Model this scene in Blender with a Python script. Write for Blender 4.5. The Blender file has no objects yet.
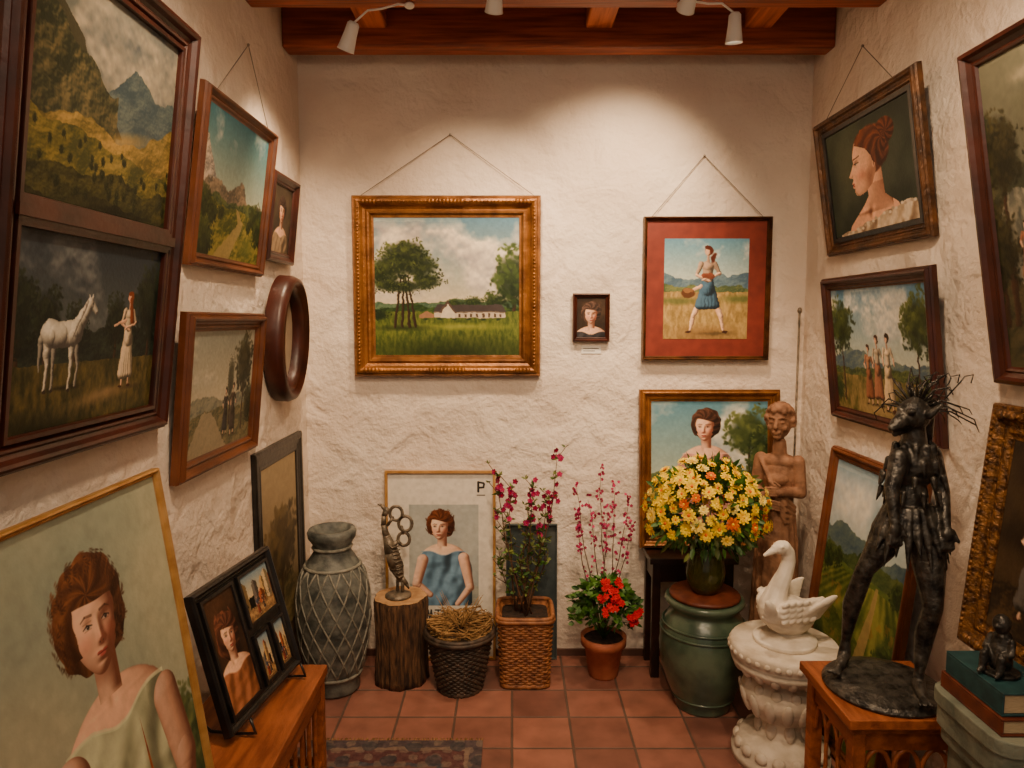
import bpy, math, random
import numpy as np
from mathutils import Vector, Matrix
random.seed(7)
sc = bpy.context.scene
R90 = math.pi/2

# ------------------------------------------------------------------ materials
def S(c):
    return tuple(((v/255)/12.92 if v/255 <= .04045 else ((v/255+.055)/1.055)**2.4) for v in c)
def mat(name, c1, c2=None, rough=.5, metal=0., nscale=8., stretch=(1,1,1), bump=0., bscale=40., bdist=.01, detail=6, coat=0., lo=.35, hi=.65, spec=.5):
    m = bpy.data.materials.new(name); m.use_nodes = True
    nt = m.node_tree; b = nt.nodes['Principled BSDF']
    b.inputs['Roughness'].default_value = rough; b.inputs['Metallic'].default_value = metal
    b.inputs['Coat Weight'].default_value = coat
    b.inputs['Specular IOR Level'].default_value = spec
    tc = nt.nodes.new('ShaderNodeTexCoord'); mp = nt.nodes.new('ShaderNodeMapping')
    mp.inputs['Scale'].default_value = stretch
    nt.links.new(tc.outputs['Object'], mp.inputs['Vector'])
    if c2 is None: b.inputs['Base Color'].default_value = (*S(c1), 1)
    else:
        n = nt.nodes.new('ShaderNodeTexNoise'); n.inputs['Scale'].default_value = nscale; n.inputs['Detail'].default_value = detail
        r = nt.nodes.new('ShaderNodeValToRGB')
        r.color_ramp.elements[0].position = lo; r.color_ramp.elements[0].color = (*S(c1), 1)
        r.color_ramp.elements[1].position = hi; r.color_ramp.elements[1].color = (*S(c2), 1)
        nt.links.new(mp.outputs[0], n.inputs['Vector']); nt.links.new(n.outputs['Fac'], r.inputs['Fac'])
        nt.links.new(r.outputs['Color'], b.inputs['Base Color'])
    if bump:
        n2 = nt.nodes.new('ShaderNodeTexNoise'); n2.inputs['Scale'].default_value = bscale; n2.inputs['Detail'].default_value = 8
        bp = nt.nodes.new('ShaderNodeBump'); bp.inputs['Strength'].default_value = bump; bp.inputs['Distance'].default_value = bdist
        nt.links.new(mp.outputs[0], n2.inputs['Vector']); nt.links.new(n2.outputs['Fac'], bp.inputs['Height'])
        nt.links.new(bp.outputs[0], b.inputs['Normal'])
    return m

def stucco():
    m = mat('stucco_plaster', (222,205,188), (234,220,204), rough=.92, nscale=2.5, spec=.15)
    nt = m.node_tree; b = nt.nodes['Principled BSDF']; tc = [n for n in nt.nodes if n.type == 'TEX_COORD'][0]
    a = nt.nodes.new('ShaderNodeTexNoise'); a.inputs['Scale'].default_value = 6; a.inputs['Detail'].default_value = 3; a.inputs['Distortion'].default_value = .45; a.inputs['Roughness'].default_value = .45
    c = nt.nodes.new('ShaderNodeTexNoise'); c.inputs['Scale'].default_value = 38; c.inputs['Detail'].default_value = 5; c.inputs['Roughness'].default_value = .6
    ad = nt.nodes.new('ShaderNodeMath'); ad.operation = 'MULTIPLY_ADD'; ad.inputs[1].default_value = .24
    bp = nt.nodes.new('ShaderNodeBump'); bp.inputs['Strength'].default_value = .8; bp.inputs['Distance'].default_value = .045
    nt.links.new(tc.outputs['Object'], a.inputs['Vector']); nt.links.new(tc.outputs['Object'], c.inputs['Vector'])
    nt.links.new(c.outputs['Fac'], ad.inputs[0]); nt.links.new(a.outputs['Fac'], ad.inputs[2])
    nt.links.new(ad.outputs[0], bp.inputs['Height']); nt.links.new(bp.outputs[0], b.inputs['Normal'])
    return m
def tiles():
    m = mat('terracotta_tiles', (150,80,62), (186,112,88), rough=.42, nscale=3)
    nt = m.node_tree; b = nt.nodes['Principled BSDF']; tc = [n for n in nt.nodes if n.type == 'TEX_COORD'][0]
    br = nt.nodes.new('ShaderNodeTexBrick'); br.offset = 0; br.squash = 1
    br.inputs['Scale'].default_value = 1; br.inputs['Brick Width'].default_value = .25; br.inputs['Row Height'].default_value = .225
    br.inputs['Mortar Size'].default_value = .006; br.inputs['Mortar Smooth'].default_value = .3
    br.inputs['Color1'].default_value = (*S((158,104,86)), 1); br.inputs['Color2'].default_value = (*S((118,78,68)), 1); br.inputs['Mortar'].default_value = (*S((98,78,68)), 1)
    n = nt.nodes.new('ShaderNodeTexNoise'); n.inputs['Scale'].default_value = 9; n.inputs['Detail'].default_value = 8
    mx = nt.nodes.new('ShaderNodeMix'); mx.data_type = 'RGBA'; mx.blend_type = 'OVERLAY'; mx.inputs[0].default_value = .55
    nt.links.new(tc.outputs['Object'], br.inputs['Vector']); nt.links.new(tc.outputs['Object'], n.inputs['Vector'])
    nt.links.new(br.outputs['Color'], mx.inputs[6]); nt.links.new(n.outputs['Fac'], mx.inputs[7]); nt.links.new(mx.outputs[2], b.inputs['Base Color'])
    bp = nt.nodes.new('ShaderNodeBump'); bp.invert = True; bp.inputs['Strength'].default_value = .6; bp.inputs['Distance'].default_value = .006
    nt.links.new(br.outputs['Fac'], bp.inputs['Height']); nt.links.new(bp.outputs[0], b.inputs['Normal'])
    return m
def paint_mat():
    m = bpy.data.materials.new('oil_paint'); m.use_nodes = True
    nt = m.node_tree; b = nt.nodes['Principled BSDF']
    a = nt.nodes.new('ShaderNodeAttribute'); a.attribute_name = 'paint'
    nt.links.new(a.outputs['Color'], b.inputs['Base Color']); b.inputs['Roughness'].default_value = .55; b.inputs['Specular IOR Level'].default_value = .25
    tc = nt.nodes.new('ShaderNodeTexCoord'); n = nt.nodes.new('ShaderNodeTexNoise'); n.inputs['Scale'].default_value = 120
    bp = nt.nodes.new('ShaderNodeBump'); bp.inputs['Strength'].default_value = .2; bp.inputs['Distance'].default_value = .003
    nt.links.new(tc.outputs['Object'], n.inputs['Vector']); nt.links.new(n.outputs['Fac'], bp.inputs['Height']); nt.links.new(bp.outputs[0], b.inputs['Normal'])
    return m
M_ST = stucco(); M_TI = tiles(); M_PA = paint_mat()
M_GOLD = mat('gilt_frame', (104,62,24), (152,98,42), rough=.38, metal=.45, nscale=14, bump=.3, bscale=60)
M_OGOLD = mat('ornate_gilt', (66,42,20), (146,98,46), rough=.42, metal=.45, nscale=50, bump=.8, bscale=90, bdist=.01)
M_BWOOD = mat('brown_frame_wood', (80,40,17), (112,60,28), rough=.42, nscale=9, bump=.15, bscale=30)
M_DWOOD = mat('mahogany_frame', (42,17,11), (70,30,19), rough=.36, nscale=9, bump=.15, bscale=30)
M_DGOLD = mat('dark_gilt_frame', (52,32,16), (104,66,32), rough=.4, metal=.35, nscale=16, bump=.4, bscale=60)
M_BLACK = mat('black_frame_paint', (16,15,15), (34,31,30), rough=.35, nscale=20, bump=.2)
M_RED = mat('red_frame_paint', (108,32,16), (126,42,22), rough=.6, nscale=20)
M_THIN = mat('pale_gold_frame', (170,120,62), (200,152,88), rough=.4, metal=.3, nscale=20)
M_BEAM = mat('beam_wood', (112,46,20), (168,80,36), rough=.5, nscale=6, stretch=(.5,8,8), bump=.35, bscale=12)
M_JOIST = mat('joist_wood', (140,64,28), (196,104,50), rough=.5, nscale=6, stretch=(8,.5,8), bump=.35, bscale=12)
M_PLANK = mat('ceiling_planks_wood', (84,38,20), (130,64,32), rough=.6, nscale=5, stretch=(10,.5,8), bump=.3)
M_ORW = mat('orange_wood', (118,58,24), (164,90,42), rough=.42, nscale=6, stretch=(6,1,6), bump=.2)
M_DTAB = mat('dark_table_wood', (26,14,10), (52,28,18), rough=.35, nscale=8, bump=.1)
M_WIRE = mat('hanging_wire', (110,96,80), rough=.5)
M_NAIL = mat('nail_steel', (140,130,120), rough=.3, metal=1)
M_LAMP = mat('white_lamp_metal', (228,222,212), rough=.35)
M_BRZ = mat('dark_bronze', (34,32,31), (88,84,78), rough=.36, metal=.6, nscale=30, bump=.6, bscale=60, bdist=.01)
M_IRON = mat('weathered_iron', (78,70,60), (132,118,100), rough=.5, metal=.4, nscale=30, bump=.4)
M_WHST = mat('white_carved_stone', (184,170,150), (216,204,186), rough=.75, nscale=14, bump=.4, bscale=60, bdist=.006)
M_SWAN = mat('swan_plaster', (208,196,178), (230,220,204), rough=.6, nscale=20, bump=.25, bscale=50, bdist=.005)
M_TAN = mat('carved_sandstone', (106,70,48), (154,110,80), rough=.75, nscale=18, bump=.5, bscale=60, bdist=.006)
M_URN = mat('weathered_urn', (56,60,58), (116,118,110), rough=.6, nscale=16, bump=.6, bscale=50, bdist=.008)
M_URNB = mat('urn_bands', (104,104,94), (150,146,132), rough=.6, nscale=30, bump=.5)
M_JAR = mat('green_glazed_ceramic', (44,64,52), (88,106,86), rough=.28, nscale=7, bump=.25, bscale=30, coat=.4)
M_BARK = mat('stump_bark', (44,28,18), (112,78,50), rough=.9, nscale=16, stretch=(4,4,.6), bump=1., bscale=22, bdist=.02)
M_CUT = mat('stump_end_grain', (150,112,72), (184,144,98), rough=.8, nscale=22)
M_WICK = mat('wicker_cane', (108,62,34), (162,104,60), rough=.6, nscale=30)
M_WICD = mat('dark_wicker', (38,31,26), (84,68,56), rough=.6, nscale=30)
M_TWIG = mat('dry_twigs', (120,86,46), (176,136,82), rough=.8, nscale=30)
M_TERRA = mat('terracotta_pot_clay', (150,78,52), (180,104,74), rough=.7, nscale=12, bump=.2)
M_SOIL = mat('potting_soil', (30,20,14), (52,36,24), rough=1, nscale=40, bump=.8)
M_LEAF = mat('green_leaf', (36,74,24), (84,124,44), rough=.5, nscale=12)
M_LEAF2 = mat('olive_leaf', (66,80,30), (116,124,54), rough=.55, nscale=12)
M_STEM = mat('plant_stem', (70,46,32), (100,70,48), rough=.7)
M_YEL = mat('yellow_petal', (236,190,0), (250,222,0), rough=.6, nscale=30, spec=.2)
M_ORG = mat('orange_petal', (206,84,6), (232,126,10), rough=.6, nscale=30, spec=.2)
M_CRM = mat('pale_yellow_petal', (244,214,90), (250,232,130), rough=.6, nscale=30, spec=.2)
M_REDP = mat('red_petal', (172,2,14), (206,8,26), rough=.6, nscale=30, spec=.2)
M_PINK = mat('pink_petal', (128,14,66), (176,38,98), rough=.6, nscale=30, spec=.2)
M_GRST = mat('grey_green_stone', (84,92,80), (132,136,118), rough=.7, nscale=10, bump=.5, bscale=40)
M_TEAL = mat('teal_book_cloth', (20,54,58), (34,74,76), rough=.6, nscale=30)
M_BRBK = mat('brown_book_leather', (84,34,20), (112,52,30), rough=.5, nscale=30)
M_PAGE = mat('book_pages', (170,150,116), (196,176,140), rough=.9, nscale=60, stretch=(1,1,20))
M_SLATE = mat('slate_canvas', (62,72,74), (84,92,90), rough=.8, nscale=6)
M_LABEL = mat('label_card', (236,232,224), rough=.8)
M_GLASS = mat('amber_glass', (96,98,40), (120,120,60), rough=.08, nscale=20)
M_GLASS.node_tree.nodes['Principled BSDF'].inputs['Transmission Weight'].default_value = .75
M_EM = bpy.data.materials.new('lamp_bulb'); M_EM.use_nodes = True
_b = M_EM.node_tree.nodes['Principled BSDF']; _b.inputs['Emission Color'].default_value = (1,.85,.62,1); _b.inputs['Emission Strength'].default_value = 12

# ------------------------------------------------------------------ mesh builder
class MB:
    def __init__(s): s.v=[]; s.f=[]; s.mi=[]; s.sm=[]; s.mats=[]
    def add(s, vs, fs, m, smooth=True):
        if m not in s.mats: s.mats.append(m)
        k = s.mats.index(m); o = len(s.v)
        s.v += [tuple(p) for p in vs]
        for f in fs: s.f.append([i+o for i in f]); s.mi.append(k); s.sm.append(smooth)
    def box(s, x0,x1,y0,y1,z0,z1,m):
        v = [(x,y,z) for z in (z0,z1) for y in (y0,y1) for x in (x0,x1)]
        s.add(v, [(0,2,3,1),(4,5,7,6),(0,1,5,4),(2,6,7,3),(0,4,6,2),(1,3,7,5)], m, False)
    def lathe(s, prof, m, c=(0,0,0), seg=40, smooth=True, sq=0, wob=None):
        vs=[]; fs=[]; n=len(prof)
        for i in range(seg):
            a = 2*math.pi*(i+.5)/seg
            k = 1.
            if sq: k = (abs(math.cos(a))**sq+abs(math.sin(a))**sq)**(-1/sq)
            for j,(r,z) in enumerate(prof):
                rr = r*k*(wob(a,z) if wob else 1)
                vs.append((c[0]+rr*math.cos(a), c[1]+rr*math.sin(a), c[2]+z))
        for i in range(seg):
            for j in range(n-1):
                a=i*n+j; b=((i+1)%seg)*n+j
                fs.append((a,b,b+1,a+1))
        s.add(vs, fs, m, smooth)
    def tube(s, pts, r, m, seg=6, closed=False, flat=1.):
        pts=[Vector(p) for p in pts]; n=len(pts)
        if not hasattr(r,'__len__'): r=[r]*n
        vs=[]; fs=[]; up=Vector((0,0,1)); prev=None
        for i,p in enumerate(pts):
            if closed: t=pts[(i+1)%n]-pts[i-1]
            else: t=pts[min(i+1,n-1)]-pts[max(i-1,0)]
            if t.length<1e-9: t=Vector((0,0,1))
            t.normalize()
            if prev is None:
                a = up if abs(t.z)<.9 else Vector((1,0,0)); u=t.cross(a).normalized()
            else:
                u=(prev-t*prev.dot(t));
                u = u.normalized() if u.length>1e-6 else t.orthogonal().normalized()
            prev=u; w=t.cross(u)
            for k in range(seg):
                a=2*math.pi*k/seg; vs.append(p+r[i]*(math.cos(a)*u+flat*math.sin(a)*w))
        for i in range(n if closed else n-1):
            j=(i+1)%n
            for k in range(seg):
                k2=(k+1)%seg; fs.append((i*seg+k,i*seg+k2,j*seg+k2,j*seg+k))
        if not closed: fs.append(tuple(range(seg))[::-1]); fs.append(tuple((n-1)*seg+k for k in range(seg)))
        s.add(vs,fs,m)
    def ell(s, c, r, m, rot=None, seg=14, ring=9):
        if not hasattr(r,'__len__'): r=(r,r,r)
        Rm = rot or Matrix.Identity(3)
        c=Vector(c); vs=[c+Rm@Vector((0,0,r[2]))]; fs=[]
        for i in range(1,ring):
            p=math.pi*i/ring
            for k in range(seg):
                a=2*math.pi*k/seg; vs.append(c+Rm@Vector((r[0]*math.sin(p)*math.cos(a),r[1]*math.sin(p)*math.sin(a),r[2]*math.cos(p))))
        vs.append(c-Rm@Vector((0,0,r[2]))); L=len(vs)-1
        for k in range(seg):
            k2=(k+1)%seg; fs.append((0,1+k,1+k2)); fs.append((L,1+(ring-2)*seg+k2,1+(ring-2)*seg+k))
            for i in range(ring-2): a=1+i*seg; fs.append((a+k,a+seg+k,a+seg+k2,a+k2))
        s.add(vs,fs,m)
    def cap(s,p0,p1,r0,r1,m,seg=12):
        p0=Vector(p0);p1=Vector(p1)
        s.tube([p0,p1],[r0,r1],m,seg); s.ell(p0,r0,m,seg=seg,ring=8); s.ell(p1,r1,m,seg=seg,ring=8)
    def chain(s,pts,rs,m,seg=12):
        for a,b,ra,rb in zip(pts,pts[1:],rs,rs[1:]): s.cap(a,b,ra,rb,m,seg)
    def leaf(s,p,d,L,W,m,n=None):
        p=Vector(p); d=Vector(d).normalized(); n=n or Vector((random.uniform(-1,1),random.uniform(-1,1),random.uniform(0,1)))
        w=d.cross(n); w = w.normalized() if w.length>1e-4 else d.orthogonal().normalized(); nn=w.cross(d)
        v=[p,p+d*L*.35+w*W*.5+nn*L*.05,p+d*L*.35-w*W*.5+nn*L*.05,p+d*L*.72+w*W*.38,p+d*L*.72-w*W*.38,p+d*L-nn*L*.08,p+d*L*.4-nn*W*.08,p+d*L*.72-nn*W*.1]
        s.add(v,[(0,6,1),(0,2,6),(1,6,7,3),(6,2,4,7),(3,7,5),(7,4,5)],m)
    def flower(s,p,n,r,m,mc,k=9,layers=2):
        p=Vector(p); n=Vector(n).normalized(); u=n.orthogonal().normalized(); w=n.cross(u)
        for l in range(layers):
            rr=r*(1-.27*l); lift=.12+.38*l
            for i in range(k):
                a=2*math.pi*(i+.5*l)/k+random.uniform(-.1,.1); d=(math.cos(a)*u+math.sin(a)*w); t=(-math.sin(a)*u+math.cos(a)*w)
                wd=rr*3.2/k
                s.add([p+n*rr*.05*l,p+d*rr*.55+t*wd*.6+n*rr*lift*.6,p+d*rr*.9+t*wd*.45+n*rr*lift*.9,p+d*rr+n*rr*lift,p+d*rr*.9-t*wd*.45+n*rr*lift*.9,p+d*rr*.55-t*wd*.6+n*rr*lift*.6],[(0,1,2,3,4,5)],m)
        s.ell(p+n*r*.2,(r*.22,r*.22,r*.22),mc,seg=6,ring=4)
    def build(s,name,parent=None,bevel=0,remesh=0,smooth=3,M=None):
        me=bpy.data.meshes.new(name); me.from_pydata(s.v,[],s.f)
        for m in s.mats: me.materials.append(m)
        me.polygons.foreach_set('material_index',s.mi); me.polygons.foreach_set('use_smooth',s.sm); me.update()
        o=bpy.data.objects.new(name,me); sc.collection.objects.link(o)
        if M is not None: o.matrix_world=M
        if parent: o.parent=parent
        if remesh:
            r=o.modifiers.new('r','REMESH'); r.mode='VOXEL'; r.voxel_size=remesh; r.use_smooth_shade=True
            q=o.modifiers.new('s','SMOOTH'); q.factor=.5; q.iterations=smooth
        if bevel:
            b=o.modifiers.new('b','BEVEL'); b.width=bevel; b.segments=2; b.limit_method='ANGLE'; b.angle_limit=.6
        return o
def empty(name,loc=(0,0,0),M=None):
    o=bpy.data.objects.new(name,None); sc.collection.objects.link(o); o.empty_display_size=.1
    if M is not None: o.matrix_world=M
    else: o.location=loc
    return o

# ------------------------------------------------------------------ painting canvas
class Cv:
    def __init__(s,W,H,A,seed=1):
        s.W,s.H,s.A=W,H,A; s.X,s.Y=np.meshgrid((np.arange(W)+.5)/W,(np.arange(H)+.5)/H); s.I=np.zeros((H,W,3)); s.seed=seed*100; s.brush=1.2
    def n(s,f,o=4,asp=None):
        s.seed+=1; rs=np.random.RandomState(s.seed); fx=max(1,f*(asp or s.A)); fy=f; out=0; a=1.; t=0
        for _ in range(o):
            g=rs.rand(int(fy)+3,int(fx)+3); x=s.X*fx; y=s.Y*fy; xi=x.astype(int); yi=y.astype(int)
            u=x-xi; v=y-yi; u=u*u*(3-2*u); v=v*v*(3-2*v)
            out=out+a*((g[yi,xi]*(1-u)+g[yi,xi+1]*u)*(1-v)+(g[yi+1,xi]*(1-u)+g[yi+1,xi+1]*u)*v)
            t+=a; a*=.55; fx*=2; fy*=2
        return out/t
    def mix(s,m,c):
        m=np.clip(m,0,1)[...,None]; s.I=s.I*(1-m)+(np.asarray(c)/255.)*m
    def cc(s,a,b,t): t=np.clip(t,0,1)[...,None]; return np.asarray(a)*(1-t)+np.asarray(b)*t
    def fill(s,a,b,f=3,k=1.): s.mix(np.ones_like(s.X),s.cc(a,b,(s.n(f)-.5)*2*k+.5))
    def vg(s,y0,y1,a,b): s.mix((s.Y<=y1)&(s.Y>=y0),s.cc(a,b,(s.Y-y0)/(y1-y0)))
    def clouds(s,y1,c,c2,f=3,th=.5,y0=0):
        n=s.n(f,5); up=np.roll(n,int(s.H*.03),0)
        m=np.clip((n-th)*7,0,1)*np.clip((y1-s.Y)*8,0,1)*np.clip((s.Y-y0)*8+.3,0,1)
        s.mix(m,s.cc(c2,c,.55+(n-up)*5+(s.n(f*3)-.5)*.8))
    def hills(s,b,amp,f,c1,c2,sl=0,tex=10):
        s.seed+=1; rs=np.random.RandomState(s.seed); h=0; a=1.;ff=f
        for _ in range(6):
            g=rs.rand(int(ff)+3); x=s.X*ff; xi=x.astype(int); u=x-xi; u=u*u*(3-2*u); h=h+a*(g[xi]*(1-u)+g[xi+1]*u-.5); a*=.45; ff*=2
        line=b-amp*h+sl*(s.X-.5); m=np.clip((s.Y-line)*s.H*.6,0,1)
        n=s.n(tex,5,asp=s.A*.7); sh=(n-np.roll(np.roll(n,2,0),2,1))*6
        s.mix(m,s.cc(c1,c2,(n-.5)*1.8+.45+sh+(s.Y-line)*.5))
    def ell(s,cx,cy,rx,ry,c,ang=0,soft=.18,op=1):
        R=max(rx,ry)*1.02; x0=max(0,int((cx-R/s.A)*s.W)); x1=min(s.W,int((cx+R/s.A)*s.W)+2); y0=max(0,int((cy-R)*s.H)); y1=min(s.H,int((cy+R)*s.H)+2)
        if x1<=x0 or y1<=y0: return
        dx=(s.X[y0:y1,x0:x1]-cx)*s.A; dy=s.Y[y0:y1,x0:x1]-cy; ca,sa=math.cos(ang),math.sin(ang)
        d=np.hypot((dx*ca+dy*sa)/rx,(-dx*sa+dy*ca)/ry); m=(op*np.clip((1-d)/soft,0,1))[...,None]
        s.I[y0:y1,x0:x1]=s.I[y0:y1,x0:x1]*(1-m)+(np.asarray(c)/255.)*m
    def poly(s,pts,c,op=1):
        m=np.zeros_like(s.X,bool); n=len(pts)
        for i in range(n):
            x0,y0=pts[i]; x1,y1=pts[(i+1)%n]
            if y0==y1: continue
            cr=((y0>s.Y)!=(y1>s.Y))&(s.X<(x1-x0)*(s.Y-y0)/(y1-y0)+x0); m^=cr
        s.mix(m*op,c)
    def _sd(s,x0,y0,x1,y1,w0,w1):
        A=s.A; px=s.X*A-x0*A; py=s.Y-y0; dx=(x1-x0)*A; dy=y1-y0; L=dx*dx+dy*dy+1e-9
        t=np.clip((px*dx+py*dy)/L,0,1); qx=px-t*dx; qy=py-t*dy; return qx,qy,np.hypot(qx,qy),w0+(w1-w0)*t
    def seg(s,x0,y0,x1,y1,w0,w1,c,op=1,rd=1):
        qx,qy,d,w=s._sd(x0,y0,x1,y1,w0,w1)
        tone=np.clip(.98-rd*.34*(qx*.75+qy*.45)/np.maximum(w,1e-4),.5,1.25)[...,None]
        s.mix(op*np.clip((w-d)*s.H*.8+.5,0,1),np.clip(np.asarray(c,float)*tone,0,255))
    def solid(s,parts,lo,mid,hi,L=(-.5,-.5,.7)):
        """one body: rounded capsules merged as a height field, lit like a painted form"""
        h=np.zeros_like(s.X); m=np.zeros_like(s.X)
        for p in parts:
            qx,qy,d,w=s._sd(*p); z=np.sqrt(np.clip(w*w-d*d,0,None)); h=np.maximum(h,z)+.25*np.minimum(h,z); m=np.maximum(m,np.clip((w-d)*s.H*.8+.5,0,1))
        for _ in range(2): h=(h+np.roll(h,1,0)+np.roll(h,-1,0)+np.roll(h,1,1)+np.roll(h,-1,1))/5
        shade(s,m,h,(s.A/s.W,1/s.H),lo,mid,hi,L)
    def tree(s,cx,cy,rx,ry,dk,lt,trunk=None,tc=(60,42,30)):
        s.seed+=1; rs=np.random.RandomState(s.seed); dk=np.array(dk,float); lt=np.array(lt,float)
        if trunk:
            s.seg(cx,cy,cx+.004,trunk,.007,.014,tc)
            for k in (-1,1): s.seg(cx,cy+ry*.7,cx+k*rx*.6/s.A,cy+.1*ry,.006,.003,tc)
        N=int(90+320*min(rx,ry)/.2*.6); a=rs.rand(N)*6.283; q=np.sqrt(rs.rand(N))*(1+.16*np.sin(a*3+cx*20)+.12*np.sin(a*5+cy*30)); P=np.stack([np.cos(a)*q,np.sin(a)*q],1); P=P[np.argsort(-P[:,1]-P[:,0]*.4+rs.randn(N)*.3)]
        s.ell(cx,cy,rx*.9,ry*.88,dk,0,.45,.9)
        for x,y in P:
            r=math.hypot(x,y)
            cl=math.sin(x*6+cx*9)*math.cos(y*7+cy*5)*.25
            t=min(1,max(0,.4-.42*y-.24*x+cl+rs.randn()*.14)); q=min(rx,ry)*(.08+.12*rs.rand())*(1.15-.5*r)
            s.ell(cx+x*rx/s.A,cy+y*ry,q*1.35,q*.8,dk*(1-t)+lt*t,rs.rand()*3,.7,.9)
    def grass(s,y0,a,b,f=40):
        s.mix(s.Y>y0,s.cc(a,b,(s.n(f,3,asp=.6*s.A)-.5)*1.6+.5+.3*np.sin(s.Y*30+3*s.n(4))))
    def finish(s):
        k=s.brush
        if k:
            a=s.n(26,2); b=s.n(26,2); yy=np.clip(np.arange(s.H)[:,None]+((a-.5)*k*4).round().astype(int),0,s.H-1); xx=np.clip(np.arange(s.W)[None]+((b-.5)*k*4).round().astype(int),0,s.W-1); s.I=s.I[yy,xx]
        s.I=np.clip(s.I*(1+(s.n(50,2)-.5)[...,None]*.12)+(s.n(5,2)-.5)[...,None]*.03,0,1)

def shade(c,m,z,px,lo,mid,hi,L=(-.5,-.42,.76),amb=.0,gain=1.):
    gy,gx=np.gradient(z); gx=gx/px[0]; gy=gy/px[1]; nn=np.sqrt(gx*gx+gy*gy+1); l=(-gx*L[0]-gy*L[1]+L[2])/nn*gain+amb
    t=np.clip(l,0,1)[...,None]; lo,mid,hi=[np.asarray(v,float) for v in (lo,mid,hi)]
    col=np.where(t<.62,lo+(mid-lo)*np.clip(t/.62,0,1)**1.1,mid+(hi-mid)*np.clip((t-.62)/.38,0,1)); c.mix(m,col)

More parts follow.
